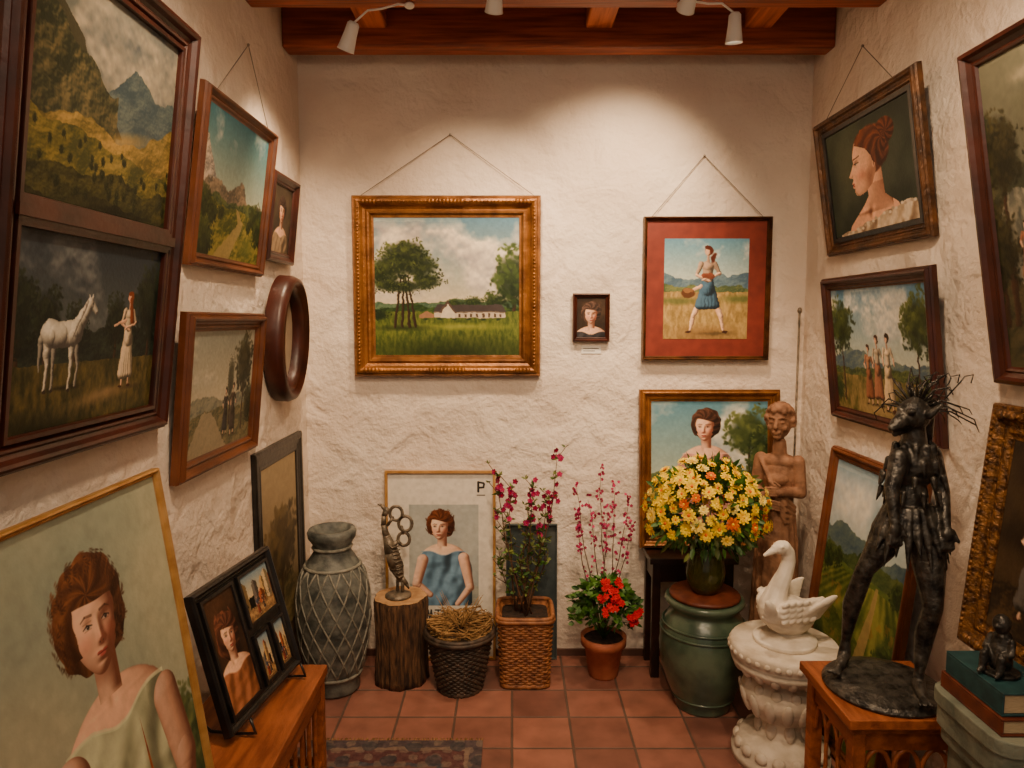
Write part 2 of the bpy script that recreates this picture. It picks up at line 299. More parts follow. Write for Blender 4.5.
def portrait(c,cx,cy,r,hair=(84,46,26),dress=(120,150,150),skin=(226,182,150),t=0.,long=False,hl=None,shoulders=True,bun=False,by=0.,wavy=0):
    A=c.A; hair=np.array(hair,float); skin=np.array(skin,float); dress=np.array(dress,float)
    hl=np.array(hl,float) if hl is not None else np.minimum(255,hair*1.7+26); c.brush=min(c.brush,.4)
    U=(c.X-cx)*A/r; V=(c.Y-cy)/r; px=(A/r/c.W,1/r/c.H)
    G=lambda x,y,a,b: np.exp(-(((U-x)/a)**2+((V-y)/b)**2))
    step=lambda d,k=None: np.clip(d*(k or .7/px[0]),0,1)
    n1=c.n(.9/r,2); ang0=np.arctan2(V+.15,U)
    edge=(n1-.5)*.24+.035*np.sin(ang0*11+n1*5)
    def hairmass(m,ox=0,oy=-.2):
        a=np.arctan2(V-oy,U-ox); rad=np.hypot(U-ox,V-oy); st=np.sin(a*7+rad*9+n1*9)*.5+.5; st2=np.sin(a*26+rad*14+n1*16)*.5+.5
        tone=np.clip(.26+.30*st+.22*st2*st+(-.26*U-.30*(V-oy))*.8,0,1)[...,None]; c.mix(m,hair*.42*(1-tone)+hl*tone*.95+hair*.08)
    hb=np.hypot(U/1.0,(V+.2)/1.06)+edge
    m=step(1-hb)
    if long: m=np.maximum(m,step(1-(np.hypot((U+.05)/1.05,(V-.4)/1.15)+edge)))
    else: m=np.maximum(m,step(1-(np.hypot(U/.96,(V-.22)/.68)+edge)))
    if bun: m=np.maximum(m,step(1-np.hypot((U-.35)/.5,(V+1.15)/.42)))
    hairmass(m)
    lo=skin*np.array([.52,.40,.36]); hi=np.minimum(255,skin*1.1+14)
    if shoulders:
        b0=by
        e2=((U-b0)/1.95)**2+((V-2.95)/1.72)**2
        sw=step(1-np.sqrt(e2)); zb=np.sqrt(np.clip(1-e2,0,1))*.9-.10*G(b0-.12,1.5,.12,.22)+.07*G(b0-.7,1.6,.6,.1)+.07*G(b0+.7,1.6,.6,.1)
        nk=np.sqrt(np.clip(1-((U-b0*.45-.02)/.37)**2,0,1))*.5
        sl=step(V-1.05-.42*np.clip(np.abs(U-b0)-.35,0,2))
        shade(c,sw*sl,zb,px,lo,skin,hi); mk=step(.36-np.abs(U-b0*.45-.02))*((V>.4)&(V<1.5)); shade(c,mk*np.clip((1.6-V)*5,0,1),nk,px,lo,skin*.93,hi,amb=-.12)
        c.mix(.55*G(.12,.98,.42,.2)*mk,lo)
        neckline=1.62+.5*np.exp(-((U-b0)/.68)**2)+.16*np.abs(U-b0)
        md=step(1-np.hypot((U-b0)/2.08,(V-3.4)/2.2))*step(V-neckline); md=np.maximum(md,(V>3.4)*step(2.06-np.abs(U-b0)))
        f=c.n(.55/r,3,asp=A); zz=f*1.3+np.sqrt(np.clip(1-((U-b0)/2.15)**2,0,1))*.9+.05*np.sin((U-b0)*7+V*2.2+f*5)
        shade(c,md,zz,px,dress*.42,dress,np.minimum(255,dress*1.22+16))
        c.mix(.7*step(.05-np.abs(V-neckline))*step(1.6-np.abs(U-b0)),np.minimum(255,dress*1.25+20))
    f=t*.12; w=.665*(1-.3*np.clip((V-.15)/.9,0,1)**1.6); e=((U-f)/w)**2+((V-.1)/.93)**2
    nx=t*.3
    z=np.sqrt(np.clip(1-e,0,1))*.7+.12*np.exp(-((U-(t*.24+(nx-t*.24)*np.clip(V/.4,0,1)))/.085)**2)*np.clip((V+.12)*3,0,1)*np.clip((.5-V)*8,0,1)+.08*G(nx,.38,.1,.08)
    for sg in (-1,1):
        ex=t*.22+sg*.27; z+=-.08*G(ex,.06,.16,.1)+.05*G(ex,-.14,.2,.07)+.05*G(t*.15+sg*.36,.36,.2,.18)+.04*G(ex,.07,.09,.05)+.04*G(nx+sg*.08,.41,.05,.05)
    z+=.05*G(t*.24,.62,.2,.06)+.045*G(t*.24,.7,.15,.045)-.04*G(t*.24,.79,.14,.04)+.06*G(t*.2,.93,.18,.12)
    mf=step(1-np.sqrt(e)); shade(c,mf,z,px,lo,skin,hi,L=(-.56,-.38,.74))
    c.mix(.3*mf*(G(t*.15-.36,.34,.22,.18)+G(t*.15+.36,.34,.2,.18)),(214,112,92)); c.mix(.22*mf*G(nx,.4,.12,.1),(210,110,90))
    E=lambda dx,dy,rx,ry,col,ang=0,soft=.3,op=1: c.ell(cx+dx*r/A,cy+dy*r,rx*r,ry*r,col,ang,soft,op)
    Sg=lambda a,b,d,e2,w0,w1,col,op=1: c.seg(cx+a*r/A,cy+b*r,cx+d*r/A,cy+e2*r,w0*r,w1*r,col,op,0)
    dk=(44,28,24)
    for sg in (-1,1):
        ex=t*.22+sg*.27; q=1-.18*max(0,sg*t)
        E(ex,.0,.18*q,.09,lo,0,.95,.3); E(ex,.075,.125*q,.048,(200,180,164),0,.5,.85); E(ex+t*.02,.07,.05,.048,(50,40,36),0,.35); E(ex+t*.02-.015,.055,.013,.013,(220,214,206),0,.4,.7)
        Sg(ex-.13*q,.07,ex-.02,.028,.011,.019,dk,.8); Sg(ex-.02,.028,ex+.13*q,.07,.019,.011,dk,.8); Sg(ex-.1*q,.118,ex+.1*q,.118,.008,.008,lo,.4); Sg(ex-.12*q,-.015,ex+.12*q,-.015,.01,.01,lo,.35)
        i0=ex-sg*.15*q; i1=ex+sg*.17*q; mdl=ex+sg*.04; Sg(i0,-.105,mdl,-.135,.026,.022,hair*.6,.5); Sg(mdl,-.135,i1,-.08,.022,.01,hair*.6,.5)
    E(nx-.055,.445,.028,.016,dk,0,.6,.6); E(nx+.055,.445,.028,.016,dk,0,.6,.6)
    mx=t*.24; E(mx-.07,.63,.11,.04,(168,66,60),.12,.4,.9); E(mx+.07,.63,.11,.04,(168,66,60),-.12,.4,.9); E(mx,.685,.12,.042,(192,88,80),0,.5,.9); Sg(mx-.15,.645,mx+.15,.645,.009,.009,(96,36,34),.85)
    top=np.hypot((U-f)/.88,(V+.1)/1.02)
    fr=step(-(V+.42)+.13*np.sin(U*2.6+.8)+.30*(U-f)**2+(n1-.5)*.2)*step(1.02-top+(n1-.5)*.12)
    side=step(np.abs(U-f)-(.575-.16*np.clip(V,0,1))+(n1-.5)*.16+.02*np.sin(V*14))*step(1.03-np.hypot(U/1.0,(V+.1)/(.92 if not long else 1.5))+(n1-.5)*.12)*(V<(.5 if not long else 1.5))
    hairmass(np.maximum(fr,side),f-.1,-.5)
    rs=np.random.RandomState(int(cx*100)+5)
    for k in range(wavy):
        a=rs.uniform(2.35,7.1); rr=rs.uniform(.82,1.14); x=math.cos(a)*rr*.97; y=-.12+math.sin(a)*rr*.98
        if abs(x-f)<.5 and y>-.45: continue
        tt=rs.rand()*(.9 if x<.1 and y<0 else .55); col=hair*.55*(1-tt)+hl*tt
        for q in range(4): E(x+.05*math.cos(a*1.3+q*.7)*1.1,y+.05*q-.07,.075,.03,col,a+1.5+q*.5,.8,.6)

def figure(c,x,y,h,top,skirt,hair=(60,36,24),skin=(222,176,144),arm=1,long=True,step=0.):
    A=c.A; X=lambda d:x+d*h/A; Yv=lambda d:y-d*h; dk=lambda q,k=.6:tuple(int(v*k) for v in q); lt=lambda q:tuple(min(255,int(v*1.15+10)) for v in q)
    P=lambda a,b,d,e,w0,w1:(X(a),Yv(b),X(d),Yv(e),w0*h,w1*h)
    c.ell(X(.1),Yv(-.005),.28*h,.03*h,(60,52,34),0,.9,.6)
    for sg in (-1,1):
        c.solid([P(.05*sg,.4,(.055+step)*sg,.2,.035,.027),P((.055+step)*sg,.2,(.06+step*1.3)*sg,.03,.026,.013)],dk(skin,.5),skin,lt(skin)); c.ell(X((.06+step*1.3)*sg+.02*sg),Yv(.012),.04*h,.014*h,(60,34,24))
    hb=.12 if long else .3
    c.solid([P(0,.62,0,.5,.06,.085)]+[P(.02*k,.52,.042*k,hb+.02,.045,.055) for k in (-2,-1,0,1,2)],dk(skirt,.4),skirt,lt(skirt))
    c.solid([P(0,.62,0,.74,.052,.07),P(-.03,.76,.03,.76,.045,.045)],dk(top,.45),top,lt(top))
    c.solid([P(-.075,.79,-.125,.66,.027,.021)],dk(top,.45),top,lt(top)); c.solid([P(-.125,.66,-.06*arm-.04,.585,.018,.012)],dk(skin,.5),skin,lt(skin))
    c.solid([P(.075,.79,.13,.67,.026,.02)],dk(top,.35),dk(top,.85),top); c.solid([P(.13,.67,.04+.1*arm,.6,.017,.012)],dk(skin,.5),skin,lt(skin))
    c.seg(X(0),Yv(.82),X(0),Yv(.88),.019*h,.019*h,dk(skin,.8))
    c.ell(X(.01),Yv(.932),.054*h,.064*h,hair); c.ell(X(-.012),Yv(.918),.032*h,.043*h,skin,0,.3); c.ell(X(-.0),Yv(.967),.046*h,.028*h,hair); c.ell(X(.012),Yv(.91),.018*h,.033*h,dk(skin,.75),0,.8,.6)

def p_farm(c):
    c.vg(0,.62,(84,126,150),(216,200,168)); c.clouds(.62,(246,232,204),(158,152,154),2.4,.42)
    c.hills(.6,.05,5,(58,84,66),(92,116,84)); c.hills(.63,.06,8,(34,56,26),(70,92,40))
    c.tree(.96,.44,.17,.24,(22,38,18),(80,100,44),.74); c.tree(.82,.6,.08,.06,(26,42,20),(76,92,40)); c.tree(.68,.61,.09,.045,(26,42,20),(76,92,40)); c.tree(.55,.62,.08,.04,(30,46,24),(84,96,44))
    c.mix(c.Y>.68,c.cc((58,76,26),(112,120,46),(c.n(24,4,asp=3)-.5)*1.8+.5)); c.ell(.55,.99,.9,.17,(30,42,16),0,.9,.85); c.ell(.6,.79,.5,.035,(150,152,60),0,.9,.8); c.ell(.2,.8,.3,.03,(34,46,18),0,.9,.8)
    c.poly([(.4,.685),(.43,.63),(.88,.63),(.91,.685)],(66,58,58)); c.poly([(.41,.68),(.9,.68),(.9,.725),(.41,.725)],(196,180,158)); c.poly([(.41,.68),(.9,.68),(.9,.69),(.41,.69)],(110,96,84))
    c.poly([(.44,.69),(.505,.6),(.57,.69)],(84,66,60)); c.poly([(.46,.69),(.505,.625),(.55,.69),(.55,.725),(.46,.725)],(214,200,176))
    for i in range(8): c.poly([(.58+.04*i,.695),(.597+.04*i,.695),(.597+.04*i,.72),(.58+.04*i,.72)],(84,66,52))
    c.poly([(.31,.705),(.36,.675),(.41,.7),(.41,.725),(.31,.725)],(150,110,80))
    for i in range(6): c.ell(.35+.1*i,.735,.025,.012,(40,54,26),0,.6)
    for x0,x1 in ((.14,.18),(.19,.2),(.24,.21),(.28,.23)): c.seg(x0,.79,x1,.42,.011,.006,(50,36,24))
    for (x,y,rx,ry) in ((.08,.47,.13,.08),(.36,.46,.13,.07),(.12,.35,.17,.11),(.3,.35,.18,.11),(.2,.5,.2,.05),(.21,.25,.19,.10),(.02,.4,.08,.07)): c.tree(x,y,rx,ry,(26,38,18),(96,106,48))
    c.tree(.03,.7,.08,.05,(20,34,18),(56,74,34))
def p_dance(c):
    c.vg(0,.5,(96,146,170),(206,208,186)); c.clouds(.4,(236,228,208),(170,180,184),3,.5)
    c.hills(.38,.1,4,(74,98,116),(104,128,136)); c.hills(.48,.06,5,(70,86,56),(114,120,72)); c.mix(c.Y>.53,c.cc((136,110,58),(184,152,92),(c.n(16,3,asp=2)-.5)*1.8+.5))
    c.ell(.15,.62,.3,.05,(90,96,50),0,.7,.8); c.ell(.9,.6,.25,.06,(84,94,48),0,.7,.8); c.ell(.5,.95,.5,.12,(120,84,48),0,.8,.6)
    figure(c,.52,.94,.88,(170,140,116),(62,92,116),(80,32,18),arm=-1,long=False,step=.10); c.seg(.44,.47,.3,.53,.018,.013,(222,176,144)); c.ell(.29,.54,.075,.055,(88,54,30)); c.ell(.29,.515,.055,.025,(140,96,54)); c.seg(.47,.37,.57,.37,.026,.026,(120,64,44)); c.ell(.585,.19,.028,.06,(80,32,18),.3,.4)
def p_man(c):
    c.fill((30,22,18),(66,48,34)); portrait(c,.5,.40,.25,(54,36,28),(40,38,42),(206,160,130))
def p_window(c):
    c.vg(0,.7,(84,132,152),(190,196,172)); c.clouds(.6,(228,220,200),(150,166,172),3,.5); c.hills(.5,.08,4,(66,88,62),(104,114,70)); c.grass(.6,(60,74,34),(110,116,56))
    c.tree(.84,.24,.18,.2,(36,52,28),(104,114,58),.9); c.tree(.98,.4,.14,.2,(36,52,28),(94,106,52),.9); portrait(c,.47,.185,.11,(52,28,18),(190,136,120),(228,176,146),t=-.6)
def p_poster(c):
    c.mix(np.ones_like(c.X),(222,214,200)); m=(c.X>.2)&(c.X<.86)&(c.Y>.17)&(c.Y<.72)
    I0=c.I.copy(); c.fill((140,150,152),(190,190,180)); c.hills(.6,.05,3,(130,136,130),(166,166,154))
    portrait(c,.5,.285,.075,(92,44,26),(88,118,142),(232,188,160),t=-.6,hl=(150,84,50),by=.2,wavy=80)
    lo=(120,80,64); sk=(226,178,150); hi=(246,208,184)
    c.solid([(.33,.47,.27,.6,.03,.024),(.27,.6,.40,.66,.022,.016)],lo,sk,hi); c.solid([(.72,.46,.78,.62,.03,.022),(.78,.62,.66,.71,.02,.014)],lo,sk,hi)
    c.I=np.where(m[...,None],c.I,I0); c.brush=0
    x=.2
    for ch in range(8):
        if ch==4: x+=.05; continue
        y0,y1=.745,.79; w=.055; k=(60,58,56)
        if ch%3==0: c.seg(x,y0,x+w,y0,.004,.004,k); c.seg(x+w/2,y0,x+w/2,y1,.004,.004,k)
        elif ch%3==1: c.ell(x+w/2,(y0+y1)/2,.025,.025,k); c.ell(x+w/2,(y0+y1)/2,.017,.017,(222,214,200))
        else: c.seg(x,y1,x+.012,y0,.004,.004,k); c.seg(x+.012,y0,x+w/2,y1,.004,.004,k); c.seg(x+w/2,y1,x+w-.012,y0,.004,.004,k); c.seg(x+w-.012,y0,x+w,y1,.004,.004,k)
        x+=.082
    c.seg(.22,.82,.8,.82,.003,.003,(120,116,110))
    c.seg(.86,.05,.86,.1,.006,.006,(40,38,38)); c.seg(.86,.05,.91,.055,.005,.005,(40,38,38)); c.seg(.915,.06,.91,.075,.005,.005,(40,38,38)); c.seg(.91,.078,.86,.08,.005,.005,(40,38,38)); c.seg(.85,.12,.92,.12,.003,.003,(90,88,84))
def p_valley(c):
    c.vg(0,.5,(70,80,84),(146,134,104)); c.clouds(.5,(170,156,130),(78,84,86),2.2,.42)
    c.hills(.36,.22,3,(52,68,74),(90,100,94)); c.poly([(0,.1),(.06,.14),(.14,.12),(.22,.2),(.3,.26),(.36,.38),(.46,.46),(.6,.62),(0,.7)],(58,56,40))
    n=c.n(7,5); sh=(n-np.roll(np.roll(n,3,0),3,1))*7; m=(c.Y>.12+c.X*.62+.05*np.sin(c.X*30)*c.n(6))&(c.X<.55)&(c.Y<.7); c.mix(m*.95,c.cc((36,42,28),(104,92,58),.3+(n-.5)*1.3+sh))
    c.hills(.58,.16,3,(84,74,34),(156,126,64),-.14); c.ell(.62,.62,.3,.05,(176,138,70),-.25,.9,.7); c.hills(.7,.1,4,(56,58,26),(120,104,46),.12); c.ell(.6,.74,.2,.04,(166,138,74),-.3,.9,.6)
    c.hills(.84,.1,5,(30,34,18),(72,68,32)); rs=np.random.RandomState(8)
    for i in range(46):
        y=.68+.26*rs.rand(); c.tree(rs.rand(),y,.014+.03*(y-.6),.018+.05*(y-.6),(18,26,14),(62,64,32))
    c.hills(.96,.06,6,(18,22,12),(48,48,26))
def p_horse(c):
    c.vg(0,.7,(34,44,54),(96,100,92)); c.clouds(.55,(112,114,112),(40,48,56),2.5,.45); c.hills(.5,.12,5,(20,30,28),(46,56,44))
    for x,y,r in ((.05,.4,.16),(.2,.44,.13),(.38,.48,.1),(.66,.44,.12),(.93,.34,.2)): c.tree(x,y,r,r*1.4,(14,24,20),(46,56,40),.72)
    c.mix(c.Y>.66,c.cc((44,46,24),(100,86,46),(c.n(14,4,asp=3)-.5)*2+.5)); c.ell(.6,.86,.4,.06,(150,120,80),-.1,.85,.8); c.ell(.2,1.,.5,.14,(24,28,16),0,.8,.8); c.ell(.33,.79,.2,.02,(24,24,16),0,.9,.8)
    k=.84; T=lambda L:[(.31+(a-.34)*k,.8+(b-.83)*k,.31+(d-.34)*k,.8+(e-.83)*k,w0*k,w1*k) for a,b,d,e,w0,w1 in L]
    lo=(70,66,62); w=(186,178,160); q=(232,224,206); l2=(48,46,44); w2=(130,124,112)
    c.solid(T([(.27,.53,.275,.68,.03,.015),(.275,.68,.27,.82,.015,.012)]),l2,w2,w); c.solid(T([(.43,.53,.455,.68,.028,.015),(.455,.68,.445,.82,.014,.012)]),l2,w2,w)
    c.solid(T([(.215,.45,.185,.52,.014,.022),(.185,.52,.18,.7,.026,.006)]),l2,w2,w)
    c.solid(T([(.245,.475,.3,.49,.086,.082),(.3,.49,.42,.475,.082,.084),(.44,.44,.5,.34,.064,.046),(.5,.34,.525,.285,.044,.036),(.525,.285,.58,.345,.033,.019),
        (.235,.5,.225,.6,.056,.028),(.225,.6,.235,.68,.026,.017),(.235,.68,.222,.82,.015,.012),(.41,.5,.4,.62,.046,.024),(.4,.62,.402,.7,.021,.016),(.402,.7,.395,.83,.014,.012),(.52,.27,.515,.235,.01,.003),(.535,.265,.54,.232,.009,.003)]),lo,w,q)
    P=T([(x,y,x,y,.02,.02) for x,y in ((.222,.83),(.27,.83),(.395,.84),(.445,.83))])
    for p in P: c.ell(p[0]+.003,p[1],.014,.011,(50,42,36))
    for i,p in enumerate(T([(.505-.011*i,.275+.024*i,.487-.012*i,.33+.026*i,.009,.004) for i in range(8)])): c.seg(*p,(120,112,102) if i%2 else (160,152,140),.85)
    p=T([(.545,.292,.582,.352,.006,.006)])[0]; c.ell(p[0],p[1],.006,.006,(30,26,24)); c.ell(p[2],p[3],.007,.005,(80,70,66))
    figure(c,.76,.84,.58,(196,176,146),(200,180,150),(120,56,28),arm=-1); c.seg(.738,.44,.65,.47,.011,.007,(210,166,136)); c.seg(.77,.32,.785,.44,.016,.02,(120,56,28))
def p_peaks(c):
    c.vg(0,.6,(52,104,118),(180,184,160)); c.clouds(.35,(206,200,184),(140,158,160),3,.52)
    c.hills(.42,.34,3.2,(100,98,96),(200,182,160)); c.hills(.5,.2,5,(84,78,68),(146,126,100)); c.hills(.56,.1,4,(44,62,40),(94,102,54))
    c.hills(.64,.06,3,(66,76,30),(140,128,52),.1); c.poly([(.55,.62),(.59,.62),(.68,.72),(.62,.82),(.5,1),(.25,1),(.48,.82),(.6,.72)],(160,138,88),.8)
    for x,y,r in ((.08,.64,.12),(.2,.7,.09),(.32,.68,.06),(.88,.64,.12),(.98,.74,.14),(.1,.9,.16),(.78,.72,.06)): c.tree(x,y,r,r,(20,32,16),(72,82,34))
    c.ell(.78,.9,.2,.12,(84,92,36),0,.85,.7)
def p_dark(c):
    c.fill((36,32,28),(82,68,50)); portrait(c,.5,.36,.19,(40,26,20),(120,98,72),(206,160,126),t=.3)
def p_mist(c):
    c.vg(0,.6,(140,144,132),(190,180,152)); c.clouds(.5,(200,192,168),(140,144,136),2.5,.5); c.hills(.55,.1,4,(100,106,94),(140,138,116)); c.hills(.66,.05,4,(80,80,56),(126,116,80)); c.poly([(.2,.66),(.34,.66),(.6,1),(0,1)],(160,146,118),.8)
    c.tree(.84,.3,.2,.3,(40,44,34),(90,88,64),.9); c.tree(.62,.42,.08,.22,(60,62,50),(100,100,78),.8); c.tree(.95,.7,.1,.2,(36,40,28),(80,78,52))
    figure(c,.56,.9,.42,(50,46,44),(40,40,42),(40,30,24)); figure(c,.68,.92,.46,(70,56,44),(56,48,42),(40,30,24))
def p_pale(c):
    c.vg(0,1,(170,148,110),(90,74,50)); c.hills(.5,.1,4,(80,72,46),(140,120,76)); c.tree(.5,.36,.22,.18,(56,46,28),(120,98,56),.8); c.grass(.75,(56,46,28),(106,86,50))
def p_bigport(c):
    c.vg(0,1,(166,172,146),(136,148,132)); c.mix(np.ones_like(c.X)*.55,c.cc((128,144,130),(196,186,150),(c.n(2.5)-.5)*2+.5)); c.ell(.2,.4,.35,.3,(200,190,156),0,.95,.6)
    for x,y,r in ((.9,.60,.1),(.97,.68,.13),(.2,.8,.11),(.08,.88,.12),(.88,.78,.12),(.97,.9,.12),(.3,.9,.08)): c.tree(x,y,r,r*1.2,(46,62,38),(110,118,68))
    portrait(c,.572,.216,.106,(84,44,26),(166,168,134),(222,174,144),t=.6,hl=(158,98,60),by=.3,wavy=150)
    c.solid([(.38,.47,.33,.66,.056,.05),(.33,.66,.38,.9,.046,.036)],(120,78,60),(216,168,138),(240,204,180)); c.solid([(.85,.47,.9,.64,.048,.045),(.9,.64,.84,.88,.042,.032)],(104,66,52),(196,148,120),(226,184,158))
def p_city(seed):
    def f(c):
        c.vg(0,.5,(110,140,160),(220,190,140)); rs=np.random.RandomState(seed)
        for i in range(7):
            x=rs.rand(); h=.2+.35*rs.rand(); w=.08+.07*rs.rand(); col=[(176,90,50),(200,160,100),(130,70,44),(110,100,90),(206,180,136)][i%5]
            c.poly([(x-w,.75),(x-w,.75-h),(x,.75-h-.1),(x+w,.75-h),(x+w,.75)],col); c.poly([(x,.75),(x,.75-h-.1),(x+w,.75-h),(x+w,.75)],tuple(int(v*.6) for v in col))
            for k in range(3): c.poly([(x-.05+.04*k,.6),(x-.03+.04*k,.6),(x-.03+.04*k,.66),(x-.05+.04*k,.66)],(50,40,34))
        c.grass(.74,(110,80,50),(186,146,92)); figure(c,.4,.95,.4,(60,70,90),(120,50,40)); figure(c,.6,.9,.3,(90,60,50),(60,50,50))
    return f
def p_street(c):
    c.fill((36,26,20),(90,58,36)); portrait(c,.5,.36,.16,(70,36,22),(140,84,52),(222,174,140),t=.4,long=True)
def step_(d): return np.clip(d*12,0,1)
def p_profile(c):
    c.fill((34,46,38),(70,80,62),2); c.ell(.25,.4,.3,.4,(88,94,70),0,.95,.7); A=c.A/1.32; c.brush=.4
    sk=np.array((226,172,138.)); lo=sk*np.array([.5,.38,.32]); hi=np.minimum(255,sk*1.1+14); hr=(90,36,20); cx,cy,r=.48,.385,.255
    U=(c.X-cx)*A/r; V=(c.Y-cy)/r; px=(A/r/c.W,1/r/c.H); G=lambda x,y,a,b: np.exp(-(((U-x)/a)**2+((V-y)/b)**2))
    def pm(pts):
        m=np.zeros_like(U,bool); n=len(pts)
        for i in range(n):
            x0,y0=pts[i]; x1,y1=pts[(i+1)%n]
            if y0!=y1: m^=((y0>V)!=(y1>V))&(U<(x1-x0)*(V-y0)/(y1-y0)+x0)
        return m*1.
    n1=c.n(5,4)
    nk=pm([(-.05,.8),(.75,.3),(.82,1.3),(1.4,1.7),(2.4,3.6),(-1.9,3.6),(-1.1,2.1),(-.3,1.5),(.0,1.2)])
    shade(c,nk,np.sqrt(np.clip(1-((U-.4)/.75)**2,0,1))*.7*np.clip(1.8-V,0,1)+.1*G(-.3,1.7,.5,.1)-.1*G(.1,1.8,.12,.2),px,lo,sk,hi,L=(-.62,-.25,.74))
    def hairm(m,ox,oy,k=9):
        a=np.arctan2(V-oy,U-ox); rad=np.hypot(U-ox,V-oy); st=np.sin(a*k+rad*10+n1*6)*.5+.5; st2=np.sin(a*k*3+rad*18+n1*10)*.5+.5; t=np.clip(.2+.3*st+.2*st2*st-.25*(V-oy)-.14*U,0,1)[...,None]; c.mix(m,np.array((52,20,12.))*(1-t)+np.array((180,96,54.))*t)
    hairm(np.clip((1-np.hypot((U-.28)/.98,(V+.33)/.88)+(n1-.5)*.15)*12,0,1),.3,-.3); hairm(np.clip((1-np.hypot((U-1.08)/.48,(V+.75)/.46)+(n1-.5)*.15)*12,0,1),1.08,-.75)
    fm=pm([(-.5,-.78),(-.63,-.5),(-.68,-.28),(-.64,-.13),(-.74,.02),(-.86,.2),(-.94,.3),(-.9,.37),(-.75,.4),(-.73,.48),(-.81,.56),(-.8,.61),(-.73,.645),(-.79,.7),(-.77,.76),(-.68,.8),(-.7,.92),(-.62,1.05),(-.45,1.1),(-.1,1.02),(.25,.82),(.5,.4),(.5,0),(.35,-.4),(0,-.75)])
    z=np.sqrt(np.clip(1.05-((U+.1)/.85)**2-((V-.1)/1.1)**2,0,1))*.6+.07*G(-.35,.35,.22,.2)-.12*G(-.48,-.04,.14,.1)+.06*G(-.52,-.22,.14,.07)+.1*G(-.82,.3,.08,.08)+.05*G(-.72,.7,.1,.12)-.1*G(.3,.6,.25,.3)
    shade(c,fm,z,px,lo,sk,hi,L=(-.62,-.25,.74)); c.mix(.3*fm*G(-.3,.38,.25,.2),(206,96,74))
    c.ell(cx-.5*r/A,cy-.05*r,.1*r,.045*r,(214,198,184),0,.4); c.ell(cx-.54*r/A,cy-.05*r,.04*r,.045*r,(50,36,30),0,.3)
    c.seg(cx-.62*r/A,cy-.07*r,cx-.36*r/A,cy-.09*r,.02*r,.015*r,(60,30,24)); c.seg(cx-.64*r/A,cy-.24*r,cx-.3*r/A,cy-.3*r,.025*r,.015*r,hr)
    c.ell(cx-.73*r/A,cy+.615*r,.085*r,.035*r,(176,66,58),.1,.4); c.ell(cx-.72*r/A,cy+.69*r,.075*r,.04*r,(190,80,70),0,.4)
    c.ell(cx+.4*r/A,cy+.15*r,.1*r,.17*r,sk,.2,.3); c.ell(cx+.41*r/A,cy+.15*r,.05*r,.11*r,lo,.2,.6,.8); c.ell(cx-.86*r/A,cy+.36*r,.025*r,.02*r,(80,40,34),0,.5)
    hairm(pm([(-.52,-.72),(-.3,-.62),(.05,-.45),(.3,-.15),(.36,.05),(.62,.3),(.95,.1),(1.1,-.5),(.6,-1.1),(-.1,-1.15)])*np.clip((n1-.1)*9,0,1),.9,-.6,7)
    dm=(V>2.0-.2*np.clip(U-.4,-1.5,1.2)+.05*np.sin(U*6))*(U>-1.75)*(U<2.3)*step_(2.9-np.hypot(U-.3,(V-4.2)*.9)); f=c.n(4,3)
    shade(c,dm,f*1.2+.06*np.sin(U*9+V*3+f*6),px,(130,104,80),(196,172,140),(230,214,190))
    for i in range(26): u=-1.5+.145*i; c.ell(cx+u*r/A,cy+(2.05-.2*max(-1.5,min(1.2,u-.4))+.05*math.sin(i*2))*r,.12*r,.07*r,(226,212,190) if i%2 else (186,166,140),0,.5)
def p_couple(c):
    c.vg(0,.62,(76,120,154),(200,204,184)); c.clouds(.5,(232,226,208),(166,178,184),3,.46); c.hills(.55,.12,4,(70,92,106),(110,126,116)); c.hills(.64,.06,5,(46,64,38),(100,108,56))
    c.mix(c.Y>.7,c.cc((76,76,36),(146,124,76),(c.n(14,3,asp=3)-.5)*2+.5)); c.ell(.5,.95,.5,.08,(170,142,96),0,.85,.8)
    c.tree(.1,.3,.2,.24,(24,40,22),(90,104,50),.92); c.tree(.9,.28,.2,.24,(28,44,22),(100,112,52),.92); c.tree(.02,.82,.1,.13,(30,46,22),(76,90,38)); c.tree(.99,.8,.1,.14,(30,46,22),(76,90,38))
    figure(c,.4,.92,.48,(160,110,78),(130,80,54)); figure(c,.5,.92,.56,(176,160,136),(146,96,70),(60,36,24)); figure(c,.61,.95,.6,(206,188,160),(196,172,136),(40,28,22))
def p_river(c):
    c.vg(0,.4,(110,108,88),(84,84,68)); c.clouds(.35,(150,140,114),(80,84,74),3,.45); c.hills(.28,.2,4,(50,54,40),(88,84,58)); c.hills(.42,.08,4,(42,44,30),(78,72,48))
    c.mix((abs(c.X-.35-.12*np.sin(c.Y*9))<.08+c.Y*.22)&(c.Y>.42),c.cc((66,70,64),(140,134,114),(c.n(20,4,asp=2)-.5)*2+.5))
    for x,y,r in ((.08,.3,.1),(.72,.3,.14),(.95,.4,.16),(.95,.7,.16),(.02,.6,.1)): c.tree(x,y,r,r*1.5,(26,28,18),(72,66,38),.85)
    figure(c,.18,.72,.2,(150,90,60),(120,80,60)); figure(c,.3,.95,.2,(130,70,50),(90,60,50))
